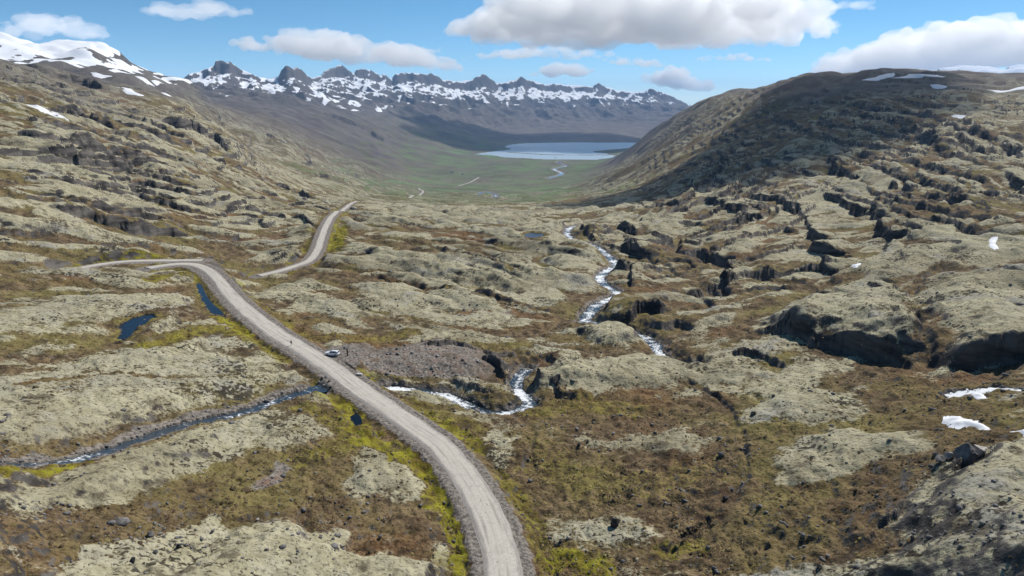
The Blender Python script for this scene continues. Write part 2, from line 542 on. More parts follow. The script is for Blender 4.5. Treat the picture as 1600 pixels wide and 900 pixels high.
def gz(x, y, A=None):
    A = Z if A is None else A
    th = np.arctan2(x, y)
    r = np.hypot(x, y)
    fi = np.interp(th, TT, np.arange(NTH))
    fj_ = np.interp(r, RR, np.arange(NR))
    i0 = np.minimum(np.asarray(fi).astype(int), NTH - 2)
    j0 = np.minimum(np.asarray(fj_).astype(int), NR - 2)
    a, b = fi - i0, fj_ - j0
    return A[i0, j0] * (1 - a) * (1 - b) + A[i0 + 1, j0] * a * (1 - b) + A[i0, j0 + 1] * (1 - a) * b + A[i0 + 1, j0 + 1] * a * b


# --- named mounds: pixel outline, height, moss amount
MOUNDS = [
    ([(100, 905), (240, 868), (390, 820), (460, 822), (600, 858), (680, 888), (700, 940), (100, 960)], 3.0, 1.0),
    ([(15, 780), (100, 742), (200, 712), (300, 676), (380, 650), (398, 662), (370, 700), (280, 735), (180, 772), (80, 800), (20, 805)], 2.2, 1.0),
    ([(0, 592), (100, 578), (250, 562), (330, 545), (430, 568), (470, 590), (350, 625), (240, 655), (190, 672), (100, 685), (0, 695)], 1.4, 0.72),
    ([(60, 590), (120, 560), (200, 545), (320, 530), (352, 540), (300, 562), (200, 575)], 1.6, 0.95),
    ([(550, 752), (590, 731), (640, 728), (665, 745), (640, 766), (570, 771)], 1.3, 0.85),
    ([(398, 640), (500, 622), (525, 640), (515, 680), (440, 700), (395, 690)], 0.9, 0.66),
    ([(1250, 895), (1330, 880), (1390, 858), (1368, 820), (1440, 762), (1496, 742), (1522, 700), (1610, 686), (1680, 900), (1250, 960)], 3.4, 0.95),
    ([(1180, 762), (1260, 730), (1288, 716), (1240, 702), (1262, 682), (1330, 665), (1420, 670), (1470, 698), (1380, 712), (1300, 745), (1230, 766)], 1.6, 0.92),
    ([(910, 692), (960, 680), (1060, 675), (1140, 690), (1130, 706), (1000, 710), (920, 702)], 0.9, 0.75),
    ([(870, 826), (920, 810), (1000, 795), (1040, 806), (1020, 826), (960, 836), (900, 840)], 0.7, 0.7),
    ([(1168, 612), (1230, 600), (1290, 610), (1322, 626), (1250, 652), (1180, 646)], 1.3, 0.85),
    ([(842, 575), (900, 560), (1000, 556), (1100, 560), (1190, 576), (1230, 586), (1130, 600), (1000, 606), (900, 624), (862, 600)], 1.6, 0.92),
    ([(885, 516), (950, 504), (1012, 520), (1004, 541), (930, 540)], 3.2, 1.0),
    ([(1190, 502), (1230, 476), (1330, 430), (1420, 448), (1425, 520), (1440, 562), (1340, 548), (1240, 528)], 4.0, 0.95),
    ([(1435, 440), (1600, 412), (1640, 545), (1500, 568), (1445, 520)], 2.0, 0.85),
    ([(0, 640), (30, 620), (36, 590), (0, 585), (-40, 620)], 1.0, 1.0),
    ([(480, 476), (540, 465), (600, 470), (590, 482), (520, 486)], 2.0, 1.0),
    ([(660, 470), (720, 455), (800, 462), (770, 480), (690, 482)], 2.0, 1.0),
    ([(560, 400), (640, 392), (720, 405), (830, 445), (800, 452), (680, 430)], 2.0, 0.9),
    ([(850, 420), (940, 425), (930, 445), (860, 440)], 1.5, 0.9),
]
Zf = Z.ravel()
mossf, wetf, gravf, redf, brownf, snowf = (a.ravel() for a in (moss, wet, grav, red, brown, snow))
for pts, h, amt in MOUNDS:
    P = hits(pts)
    idx = window(P, 12)
    sd = poly_sd(P, idx)
    sd = sd + 4.5 * perlin(XF[idx] / 19, YF[idx] / 19, 79) + 2.6 * perlin(XF[idx] / 8, YF[idx] / 8, 80) + 1.4 * perlin(XF[idx] / 3.2, YF[idx] / 3.2, 81)
    Zf[idx] += h * sstep(-1.0, 7.0, sd) * (0.8 + 0.2 * sstep(0, 16, sd))
    k = sstep(-4.0, 5.5, sd)
    mossf[idx] = mossf[idx] * (1 - k) + k * amt * (0.86 + 0.22 * perlin(XF[idx] / 12, YF[idx] / 12, 78))
# dark damp ground between them: outline, strength
for pts, amt in [
    ([(0, 830), (80, 800), (250, 760), (380, 705), (500, 690), (560, 720), (540, 790), (700, 800), (690, 880), (600, 850), (460, 815), (380, 815), (220, 862), (60, 900), (0, 900)], 0.85),
    ([(1110, 690), (1260, 640), (1240, 690), (1200, 750), (1320, 745), (1420, 710), (1480, 725), (1430, 760), (1370, 815), (1385, 855), (1310, 880), (1230, 890), (1090, 880)], 0.95),
    ([(1320, 610), (1420, 600), (1600, 630), (1600, 690), (1470, 690), (1400, 660)], 0.8),
    ([(800, 640), (1000, 620), (1160, 610), (1150, 680), (920, 670), (830, 800), (870, 850), (1080, 840), (1050, 900), (800, 900)], 0.6),
]:
    P = hits(pts)
    idx = window(P, 10)
    sd = poly_sd(P, idx) + 3 * perlin(XF[idx] / 8, YF[idx] / 8, 82)
    k = sstep(-3, 4, sd)
    keep = mossf[idx] > 0.62
    mossf[idx] *= np.where(keep, 1 - 0.1 * k, 1 - 0.8 * amt * k)
    brownf[idx] = np.maximum(brownf[idx], amt * k * ~keep)

# --- cliffs: pixel line (face on its near / left-hand low side), height, how far the bench runs back
CLIFFS = [
    ([(1160, 512), (1200, 522), (1260, 536), (1330, 550), (1400, 562), (1445, 578)], 8, 40),
    ([(1480, 578), (1530, 566), (1580, 556), (1660, 548)], 9, 40),
    ([(1045, 472), (1080, 456), (1120, 440), (1170, 426), (1240, 416), (1340, 412)], 6, 30),
    ([(1362, 308), (1374, 338), (1384, 365), (1400, 392)], 10, 40),
    ([(1405, 198), (1450, 224), (1484, 247)], 16, 70),
    ([(1495, 208), (1550, 230), (1620, 250)], 13, 60),
    ([(1285, 246), (1305, 262), (1330, 284)], 16, 60),
    ([(1020, 512), (1060, 505), (1095, 514)], 8, 14),
    ([(975, 502), (1005, 490), (1030, 496)], 7, 14),
    ([(940, 392), (975, 386), (1005, 396)], 9, 22),
    ([(930, 366), (965, 358), (1000, 366)], 9, 25),
    ([(60, 322), (120, 335), (160, 345), (220, 355), (315, 370)], 7, 40),
    ([(80, 160), (130, 178), (165, 195), (200, 222)], 14, 90),
    ([(0, 120), (40, 130), (70, 140)], 20, 90),
    ([(230, 188), (290, 203), (335, 214), (362, 240)], 20, 90),
    ([(312, 160), (335, 176), (352, 200)], 15, 70),
    ([(90, 116), (130, 126), (165, 138)], 20, 80),
    ([(828, 552), (840, 575), (838, 606)], 9, 14),
    ([(752, 560), (775, 578), (800, 604)], 4, 9),
    ([(690, 590), (730, 603), (770, 612), (800, 612)], 1.6, 6),
    ([(860, 598), (872, 606), (866, 622)], 3, 10),
    ([(1355, 860), (1372, 835), (1380, 818), (1420, 780)], 2.2, 10),
    ([(1490, 745), (1505, 725), (1520, 704)], 2.5, 8),
    ([(640, 552), (700, 548), (745, 552), (790, 556), (850, 548)], 2.0, 9),
    ([(1130, 552), (1180, 556), (1240, 572)], 2.5, 10),
    ([(400, 205), (470, 240), (520, 262)], 25, 120),
    ([(480, 172), (540, 190), (580, 208), (600, 222)], 45, 200),
    ([(410, 228), (470, 252), (560, 275), (640, 290)], 14, 120),
    ([(1080, 300), (1110, 280), (1140, 250)], 16, 60),
    ([(1130, 320), (1150, 300), (1165, 280)], 12, 60),
    ([(1040, 340), (1070, 322), (1095, 305)], 9, 50),
    ([(1200, 180), (1240, 196), (1280, 214)], 12, 90),
    ([(1120, 420), (1180, 398), (1260, 378), (1350, 366)], 4, 22),
    ([(0, 262), (90, 280), (200, 300), (300, 318)], 5, 35),
    ([(30, 232), (140, 250), (250, 268), (330, 285)], 7, 40),
    ([(0, 205), (80, 222), (180, 240), (260, 258)], 8, 45),
    ([(380, 268), (440, 292), (500, 312)], 8, 40),
    ([(330, 320), (420, 335), (500, 350)], 4, 25),
]
CLIFFS = [(*c, 1.0) for c in CLIFFS]


def family(first, last, n, h0, h1, seed):
    """long parallel lava-bed ledges between two lines read off the photograph"""
    rs_ = random.Random(seed)
    a, b = np.array(first, float), np.array(last, float)
    for k in range(n):
        t = (k + rs_.uniform(-0.25, 0.25)) / max(n - 1, 1)
        m0, m1 = rs_.uniform(0, 0.25), rs_.uniform(0.75, 1.0)
        L_ = a + (b - a) * t
        P_ = [tuple(np.array([np.interp(q, np.linspace(0, 1, len(L_)), L_[:, c]) for c in (0, 1)])) for q in np.linspace(m0, m1, 6)]
        h = h0 + (h1 - h0) * min(max(t, 0), 1)
        CLIFFS.append((P_, h, 4.5 * h, 0.35))


family([(985, 432), (1060, 410), (1150, 378), (1240, 340), (1310, 300)], [(1010, 262), (1060, 232), (1105, 205), (1150, 178), (1185, 155)], 10, 4.0, 11.0, 5)
family([(1300, 318), (1400, 342), (1500, 360), (1640, 385)], [(1190, 142), (1330, 160), (1470, 185), (1640, 225)], 9, 5.0, 11.0, 6)
family([(0, 300), (120, 315), (260, 340), (400, 372)], [(20, 130), (140, 160), (250, 195), (340, 235)], 8, 4.0, 11.0, 8)
CLIFFS += [([(972, 396), (984, 420), (980, 446), (955, 474), (940, 494)], 5, 16, 0.7), ([(905, 350), (915, 362), (945, 380), (972, 392)], 5, 20, 0.7)]
for pts, h, back, rag in CLIFFS:
    P = smooth_line(hits(pts), max(2.0, h))
    idx = window(P, back * 3)
    d, sg, par, _ = line_dist(P, idx)
    s = -d * sg if False else d * sg
    s = s + rag * 0.55 * h * perlin(XF[idx] / (3.0 * h), YF[idx] / (3.0 * h), 75) + 0.28 * h * perlin(XF[idx] / (1.2 * h), YF[idx] / (1.2 * h), 83) + 0.12 * h * perlin(XF[idx] / (0.5 * h), YF[idx] / (0.5 * h), 84)
    s = s + (0.4 + 0.6 * rag) * 0.34 * h * np.floor(3.2 * perlin(XF[idx] / (1.5 * h), YF[idx] / (1.5 * h), 98)) / 3.2 + 0.16 * h * np.floor(3 * perlin(XF[idx] / (0.6 * h), YF[idx] / (0.6 * h), 99)) / 3
    tp = sstep(0, 0.22, par) * (1 - sstep(0.78, 1, par))
    tp = tp * np.clip(0.85 + rag * 0.75 * perlin(XF[idx] / (3.2 * h), YF[idx] / (3.2 * h), 77) + 0.4 * perlin(XF[idx] / (1.1 * h), YF[idx] / (1.1 * h), 76), 0.08, 1.1)
    fw = np.maximum(0.16 * h, 0.8 * CELL.ravel()[idx])
    up = sstep(-fw, fw, s)
    Zf[idx] += tp * h * (0.72 * up * np.exp(-np.maximum(s, 0) / back) - 0.28 * (1 - up) * np.exp(np.minimum(s, 0) / (1.3 * h)))
Z = Zf.reshape(Z.shape)

# --- streams (pixel line, half width m, valley half width m, cut depth m)
STREAMS = [
    ('upper_stream', [(-60, 724), (0, 719), (60, 717), (120, 708), (180, 690), (230, 672), (300, 652), (370, 637), (430, 618), (480, 606), (512, 599)], 1.6, 9.0, 1.6, 0.12),
    ('lower_stream', [(512, 599), (545, 593), (580, 595), (620, 598), (660, 601), (700, 608), (735, 622), (770, 631), (805, 629), (826, 620), (820, 608), (808, 595), (812, 580), (825, 566)], 1.7, 5.0, 3.4, 0.72),
    ('gorge_stream', [(1085, 562), (1062, 556), (1042, 549), (1030, 540), (1022, 528), (1000, 512), (955, 500), (910, 492)], 1.8, 5.0, 3.6, 0.75),
    ('valley_stream', [(910, 492), (920, 478), (935, 464), (958, 452), (966, 445), (950, 436), (938, 426), (942, 416), (955, 405), (962, 397), (950, 388), (925, 378), (900, 368), (886, 358), (893, 352), (925, 345)], 2.1, 8.0, 3.6, 0.58),
    ('hillside_brook', [(1480, 612), (1520, 606), (1560, 600), (1620, 603)], 1.2, 3.0, 1.0, 0.9),
    ('valley_river', [(735, 309), (748, 303), (765, 301), (775, 305), (768, 311)], 9, 40, 2.0, 0.4),
    ('valley_river', [(856, 279), (878, 271), (866, 264), (884, 259), (872, 254), (878, 250.5)], 11, 50, 2.0, 0.35),
]
water_mask = np.zeros(Z.size)
stream_geo = []
for name, pts, hw, vw, dep, foam in STREAMS:
    P = smooth_line(hits(pts), max(1.0, hw * 0.7))
    zz = gz(P[:, 0], P[:, 1])
    n = max(3, int(len(zz) * 0.12)) | 1
    zz = np.convolve(np.pad(zz, n, mode='edge'), np.ones(n) / n, 'same')[n:-n] - dep * 0.72
    P[:, 2] = zz
    idx = window(P, vw * 3)
    d, sg, par, zc = line_dist(P, idx)
    d = d + 0.45 * hw * perlin(XF[idx] / (hw * 2.2), YF[idx] / (hw * 2.2), 85) + 0.3 * hw * perlin(XF[idx] / (hw * 0.9), YF[idx] / (hw * 0.9), 74)
    cell = CELL.ravel()[idx] * 0.5
    bank = zc + np.maximum(d - hw, 0) * 0.34
    tgt = np.where(d < hw + cell, zc - 0.35, bank + 0.12)
    k = 1 - sstep(hw * 1.1, hw + vw, d)
    Zf[idx] = Zf[idx] * (1 - k) + tgt * k
    wm = 1 - sstep(hw * 1.1, hw * 1.6 + 0.6, d)
    water_mask[idx] = np.maximum(water_mask[idx], wm)
    gk = 1 - sstep(hw, hw + vw * 0.55, d + 1.5 * perlin(XF[idx] / 5, YF[idx] / 5, 86))
    gravf[idx] = np.maximum(gravf[idx], gk * 0.9)
    mossf[idx] *= 1 - gk
    stream_geo.append((name, P, hw, foam))

# --- dry rills and old tracks worn into the heath: pixel line, half width, depth
for pts, hw, dep in [([(1130, 640), (1150, 668), (1162, 700), (1165, 735), (1135, 775), (1120, 800), (1075, 830), (1040, 862), (1000, 905)], 0.9, 1.1),
                     ([(1500, 398), (1445, 428), (1424, 470), (1432, 520), (1448, 565), (1440, 590)], 1.6, 1.8),
                     ([(0, 605), (80, 598), (160, 590), (250, 596), (330, 592)], 0.6, 0.5),
                     ([(1060, 590), (1120, 620), (1150, 650)], 0.7, 0.8), ([(810, 640), (830, 690), (825, 740)], 1.0, 0.7),
                     ([(560, 420), (680, 448), (800, 476), (900, 486)], 1.6, 2.0), ([(620, 372), (740, 400), (830, 432)], 1.8, 2.2), ([(0, 300), (120, 318), (260, 348)], 2.0, 2.0),
                     ([(1090, 470), (1170, 446), (1280, 432)], 1.6, 2.2), ([(980, 420), (1080, 372), (1180, 330)], 2.2, 2.6), ([(1010, 440), (1120, 390), (1230, 335)], 2.2, 2.6)]:
    P = smooth_line(hits(pts), 2)
    idx = window(P, 14)
    d, sg, par, _ = line_dist(P, idx)
    d = np.abs(d + hw * (1.6 * perlin(XF[idx] / 11, YF[idx] / 11, 93) + 0.8 * perlin(XF[idx] / 3.5, YF[idx] / 3.5, 94)))
    tp = sstep(0, 0.1, par) * (1 - sstep(0.9, 1, par)) * np.clip(0.7 + 0.8 * perlin(XF[idx] / 17, YF[idx] / 17, 95), 0.1, 1.2)
    cut = (1 - sstep(hw * 0.25, hw * 1.4 + CELL.ravel()[idx], d)) * tp
    Zf[idx] -= dep * cut
    mossf[idx] *= 1 - 0.85 * np.clip((1 - sstep(hw, hw * 3.2, d)) * tp, 0, 1)

# --- ponds
PONDS = [
    ('pond', [(184, 507), (196, 499), (214, 495), (236, 494), (243, 499), (222, 507), (210, 513), (207, 522), (194, 528), (185, 526), (191, 516)], 'small dark blue pond in the heath left of the gravel road'),
    ('pond', [(311, 448), (316, 447), (320, 456), (327, 467), (338, 477), (344, 485), (336, 487), (325, 477), (315, 462)], 'narrow blue pond along the foot of the road bank'),
    ('pond', [(550, 651), (557, 649), (563, 656), (560, 664), (553, 661)], 'tiny dark pool among yellow moss beside the road'),
    ('pond', [(818, 364), (830, 362.5), (846, 363.5), (849, 366), (838, 367.5), (822, 366.5)], 'pale pond on the flat above the valley'),
]
pond_geo = []
for name, pts, label in PONDS:
    P = hits(pts)
    idx = window(P, 14)
    sd = poly_sd(P, idx) + 0.9 * perlin(XF[idx] / 3.1, YF[idx] / 3.1, 96) + 0.5 * perlin(XF[idx] / 1.2, YF[idx] / 1.2, 97)
    zc = float(np.percentile(gz(np.array([p.x for p in P]), np.array([p.y for p in P])), 30))
    k = sstep(-9, -3.5, sd)
    Zf[idx] = np.where(sd > -0.3, zc - 0.5, Zf[idx] * (1 - k) + (zc + 0.15 + np.clip(-sd * 0.16, 0, 1.5)) * k)
    water_mask[idx] = np.maximum(water_mask[idx], sstep(-1.5, 0, sd))
    wetf[idx] = np.maximum(wetf[idx], 0.45 * sstep(-6, -1, sd))
    mossf[idx] *= 1 - sstep(-6, 0, sd)
    pond_geo.append((name, P, zc, label))
Z = Zf.reshape(Z.shape)

# --- roads: pixel line, half width of the running surface
ROADS = [
    ('road', [(792, 1010), (790, 950), (786, 900), (775, 850), (755, 800), (727, 752), (688, 704), (655, 679), (625, 657), (587, 630), (551, 604), (520, 580), (490, 560), (462, 543), (436, 527), (410, 508),
              (386, 489), (362, 467), (342, 445), (326, 431.5), (306, 422), (284, 417.5), (258, 416), (230, 417)], 2.65, 1.0),
    ('road', [(318, 416), (296, 412.5), (272, 410), (240, 407), (200, 404.5), (160, 405.5), (112, 411)], 2.0, 0.6),
    ('road', [(404, 424), (432, 420), (458, 412), (482, 402), (495, 388), (502, 372), (508, 356), (515, 342), (526, 329), (545, 319), (570, 316)], 2.2, 0.5),
    ('valley_track', [(628, 308), (645, 306), (656, 303), (661, 299), (654, 294)], 5.0, 0.5),
    ('valley_track', [(716, 290), (728, 287), (736, 284), (748, 277)], 6.0, 0.5),
]
road_mask = np.zeros(Z.size)
road_geo = []
for name, pts, hw, emb in ROADS:
    P = smooth_line(hits(pts), 2.0 if hw < 4 else 20)
    zz = gz(P[:, 0], P[:, 1])
    n = (31 if hw < 4 else 9)
    zz = np.convolve(np.pad(zz, n, mode='edge'), np.ones(n) / n, 'same')[n:-n]
    zz = np.convolve(np.pad(zz, n, mode='edge'), np.ones(n) / n, 'same')[n:-n] + emb
    P[:, 2] = zz
    W_ = hw + 1.3
    idx = window(P, 30)
    d, sg, par, zc = line_dist(P, idx)
    cell = CELL.ravel()[idx]
    run = np.maximum(d - W_ - 0.9 - 0.8 * cell, 0)
    tgt = zc - 0.14 - 0.10 * cell - run * 0.6
    k = 1 - sstep(W_ + 1.2, W_ + 7.0, d)
    Zf[idx] = np.where(d < W_ + 1.0 + cell, tgt, Zf[idx] * (1 - k) + np.maximum(tgt, Zf[idx] - 3) * k)
    gk = 1 - sstep(W_ + 0.6, W_ + 2.6, d + 0.8 * perlin(XF[idx] / 2.5, YF[idx] / 2.5, 87))
    gravf[idx] = np.maximum(gravf[idx], gk)
    mossf[idx] *= 1 - sstep(W_ + 6, W_ + 2, d)
    road_mask[idx] = np.maximum(road_mask[idx], 1 - sstep(W_ + 1, W_ + 3, d))
    if hw < 4:
        wk = sstep(0.0, 0.5, 0.35 + perlin(XF[idx] / 14, YF[idx] / 14, 88)) * (1 - sstep(W_ + 4, W_ + 11, d + 3 * perlin(XF[idx] / 6, YF[idx] / 6, 89)))
        wetf[idx] = np.maximum(wetf[idx], 0.55 * wk * (1 - gk))
    road_geo.append((name, P, hw))

# bright yellow-green seeps: pixel line, half width m, strength
for pts, w, amt in [
    ([(535, 628), (560, 660), (590, 692), (640, 715), (672, 735), (688, 765), (690, 790)], 3.6, 1.0),
    ([(560, 690), (600, 700), (650, 722)], 3.0, 0.95), ([(700, 800), (712, 835), (722, 880), (720, 930)], 2.0, 0.9),
    ([(660, 650), (700, 672), (740, 700)], 4.5, 0.65), ([(620, 625), (670, 640), (740, 670)], 4.0, 0.45),
    ([(780, 740), (820, 800), (840, 860), (850, 920)], 2.5, 0.5), ([(860, 880), (900, 870), (930, 890)], 4, 0.7),
    ([(0, 745), (60, 740), (130, 722)], 1.8, 0.8), ([(240, 540), (320, 515), (380, 525)], 6, 0.55),
    ([(345, 495), (370, 508), (385, 522)], 3.5, 0.85), ([(230, 440), (290, 432), (330, 440)], 5, 0.6),
    ([(120, 404), (200, 399), (290, 404)], 4, 0.7), ([(520, 385), (530, 350), (520, 372)], 8, 0.75), ([(490, 372), (485, 392)], 6, 0.6),
    ([(430, 500), (480, 525), (560, 530), (640, 520)], 6, 0.45), ([(400, 480), (450, 500), (520, 500)], 6, 0.4),
    ([(830, 640), (900, 630), (980, 640)], 7, 0.45), ([(860, 720), (960, 760), (1060, 745)], 10, 0.4), ([(1040, 860), (1080, 850)], 4, 0.5),
    ([(480, 640), (520, 650), (540, 690), (470, 720)], 5, 0.5), ([(700, 540), (760, 545), (820, 540)], 5, 0.4),
]:
    P = smooth_line(hits(pts), 3)
    idx = window(P, w * 3)
    d, _, _, _ = line_dist(P, idx)
    k = 1 - sstep(w * 0.45, w * 1.25, d + 0.5 * w * perlin(XF[idx] / 4, YF[idx] / 4, 90) + 0.3 * w * perlin(XF[idx] / 1.6, YF[idx] / 1.6, 91))
    wetf[idx] = np.maximum(wetf[idx], amt * k * (1 - gravf[idx]))
    mossf[idx] *= 1 - k * 0.8

# gravel lay-by with the car, and the bare reddish gravel knoll behind it
for pts, h, g_, r_ in [([(505, 552), (530, 546), (575, 544), (600, 552), (575, 566), (560, 582), (545, 588), (528, 574)], 0.0, 1.0, 0.15),
                       ([(545, 562), (560, 548), (620, 540), (680, 532), (740, 540), (775, 556), (790, 575), (765, 590), (700, 592), (620, 588), (570, 582)], 2.6, 0.72, 0.75),
                       ([(430, 716), (462, 730), (440, 752), (395, 770), (385, 758), (415, 742)], 0.0, 0.85, 1.0)]:
    P = hits(pts)
    idx = window(P, 12)
    sd = poly_sd(P, idx) + 1.4 * perlin(XF[idx] / 6, YF[idx] / 6, 92)
    Zf[idx] += h * sstep(-1, 10, sd) * (1 - road_mask[idx])
    k = sstep(-1, 2.0, sd)
    gravf[idx] = np.maximum(gravf[idx], g_ * k)
    redf[idx] = np.maximum(redf[idx], r_ * k)
    mossf[idx] *= 1 - k
    wetf[idx] *= 1 - k
lay = hit(545, 562)
lay_z = float(np.interp(0, [0], [0]))
_ri = int(np.argmin(np.hypot(road_geo[0][1][:, 0] - hit(496, 563).x, road_geo[0][1][:, 1] - hit(496, 563).y)))
lay_z = road_geo[0][1][_ri, 2] - 0.1
P = hits([(510, 553), (530, 548), (568, 547), (572, 560), (558, 575), (545, 584), (530, 574)])
idx = window(P, 10)
sd = poly_sd(P, idx)
k = sstep(-5, 0, sd) * (1 - (road_mask[idx] > 0.98))
Zf[idx] = Zf[idx] * (1 - k) + lay_z * k

# --- fine hummocks, kept off road, gravel and water
calm = 1 - np.clip(road_mask + water_mask + gravf * 0.75, 0, 1)
rough = (0.42 + 0.75 * (1 - mossf)) * calm
Zf += (np.abs(nD.ravel()) - 0.25) * 1.0 * rough * lod(4.5).ravel()
Zf += nE.ravel() * 0.38 * rough * lod(2.0).ravel()
Zf += nF.ravel() * 0.20 * rough * lod(0.95).ravel()
Z = Zf.reshape(Z.shape)

# --- masks by height, slope and gully
dzr = np.gradient(Z, axis=1) / np.gradient(RR)[None, :]
dzt = np.gradient(Z, axis=0) / (RG * np.gradient(TT)[:, None])
slope = np.hypot(dzr, dzt)
farn = fbm(X / 330, Y / 330, 4, 100)
grass = sstep(-40, -250, Z + 90 * farn) * sstep(900, 2200, RG) * sstep(0.55, 0.2, slope) * (0.75 + 0.4 * perlin(X / 160, Y / 420, 104))
grass = np.clip(grass, 0, 1) * (1 - sstep(7500, 9500, RG))
scree = sstep(2200, 5200, RG) * (1 - grass)
scree = np.maximum(scree, 0.85 * sstep(45, 135, Z + 35 * farn) * sstep(900, 1400, RG))
flow = fbm(X / 130, Y / 420, 4, 107)
rng_zone = sstep(6500, 8000, RG)
sn = sstep(-70, 190, Z + 120 * flow + 170 * perlin(X / 150, Y / 420, 110) + 100 * perlin(X / 55, Y / 330, 111)) * rng_zone * (1 - sstep(0.50, 0.78, slope + 0.2 * flow))
pl = sstep(3300, 4000, RG) * (1 - rng_zone) * sstep(R(-18), R(-24), TG) * sstep(150, 300, Z + 90 * flow + 130 * perlin(X / 90, Y / 160, 112) + 60 * perlin(X / 30, Y / 60, 113)) * (1 - sstep(0.8, 1.2, slope))
snowf[:] = np.clip(sn * (1 - 0.66 * cragf.reshape(Z.shape) * sstep(-0.22, 0.12, perlin(X / 70, Y / 160, 114))) + pl, 0, 1).ravel()
mossf *= (1 - sstep(3500, 6000, RG)).ravel()

verts = np.stack([X, Y, Z], -1).reshape(-1, 3)
ii, jj = np.meshgrid(np.arange(NTH - 1), np.arange(NR - 1), indexing='ij')
q = np.stack([ii * NR + jj, ii * NR + jj + 1, (ii + 1) * NR + jj + 1, (ii + 1) * NR + jj], -1).reshape(-1, 4)[:, ::-1]
ter_me = np_mesh('terrain', verts, q)
if ter_me.polygons[0].normal.z < 0:
    ter_me.flip_normals()
for nm, chans in (('mask_a', (mossf, wetf, gravf, snowf)), ('mask_b', (grass.ravel(), scree.ravel(), redf, brownf))):
    at = ter_me.color_attributes.new(nm, 'FLOAT_COLOR', 'POINT')
    at.data.foreach_set('color', np.clip(np.stack(chans, -1), 0, 1).astype(np.float32).ravel())


# ------------------------------------------------------------------ materials
class NT_:
    def __init__(self, name):
        self.m = bpy.data.materials.new(name)
        self.m.use_nodes = True
        self.t = self.m.node_tree
        self.t.nodes.clear()
        self.out = self.t.nodes.new('ShaderNodeOutputMaterial')

    def n(self, typ, **kw):
        nd = self.t.nodes.new(typ)
        for k, v in kw.items():
            setattr(nd, k, v)
        return nd

    def put(self, sock, v):
        if hasattr(v, 'is_linked') or hasattr(v, 'links'):
            self.t.links.new(v, sock)
        elif isinstance(v, (tuple, list)) and len(v) == 3 and sock.type == 'RGBA':
            sock.default_value = (*v, 1)
        else:
            sock.default_value = v

    def noise(self, scale, detail=4, rough=0.55, vec=None, dist=0.0):
        nd = self.n('ShaderNodeTexNoise')
        nd.inputs['Scale'].default_value = scale
        nd.inputs['Detail'].default_value = detail
        nd.inputs['Roughness'].default_value = rough
        nd.inputs['Distortion'].default_value = dist
        self.t.links.new(vec if vec is not None else self.pos(), nd.inputs['Vector'])
        return nd.outputs[0]

    def pos(self):
        if not hasattr(self, '_pos'):
            self._pos = self.n('ShaderNodeTexCoord').outputs['Object']
        return self._pos

    def math(self, op, a, b=0.0, c=0.0, clamp=False):
        nd = self.n('ShaderNodeMath', operation=op, use_clamp=clamp)
        self.put(nd.inputs[0], a)
        self.put(nd.inputs[1], b)
        if op in ('MULTIPLY_ADD',):
            self.put(nd.inputs[2], c)
        return nd.outputs[0]

    def ramp(self, x, a, b, lo=0.0, hi=1.0):
        nd = self.n('ShaderNodeMapRange', interpolation_type='SMOOTHSTEP')
        self.put(nd.inputs[0], x)
        for i, v in enumerate((a, b, lo, hi)):
            nd.inputs[i + 1].default_value = v
        return nd.outputs[0]

    def mix(self, f, a, b):
        nd = self.n('ShaderNodeMix', data_type='RGBA')
        self.put(nd.inputs[0], f)
        self.put(nd.inputs[6], a)
        self.put(nd.inputs[7], b)
        return nd.outputs[2]

    def bsdf(self, colr, rough=0.9, spec=0.2, normal=None, **kw):
        b = self.n('ShaderNodeBsdfPrincipled')
        self.put(b.inputs['Base Color'], colr)
        self.put(b.inputs['Roughness'], rough)
        self.put(b.inputs['Specular IOR Level'], spec)
        for k, v in kw.items():
            self.put(b.inputs[k], v)
        if normal is not None:
            self.t.links.new(normal, b.inputs['Normal'])
        self.t.links.new(b.outputs[0], self.out.inputs[0])
        return b

    def bump(self, h, strength=0.5, dist=0.1):
        nd = self.n('ShaderNodeBump')
        nd.inputs['Strength'].default_value = strength
        nd.inputs['Distance'].default_value = dist
        self.t.links.new(h, nd.inputs['Height'])
        return nd.outputs[0]


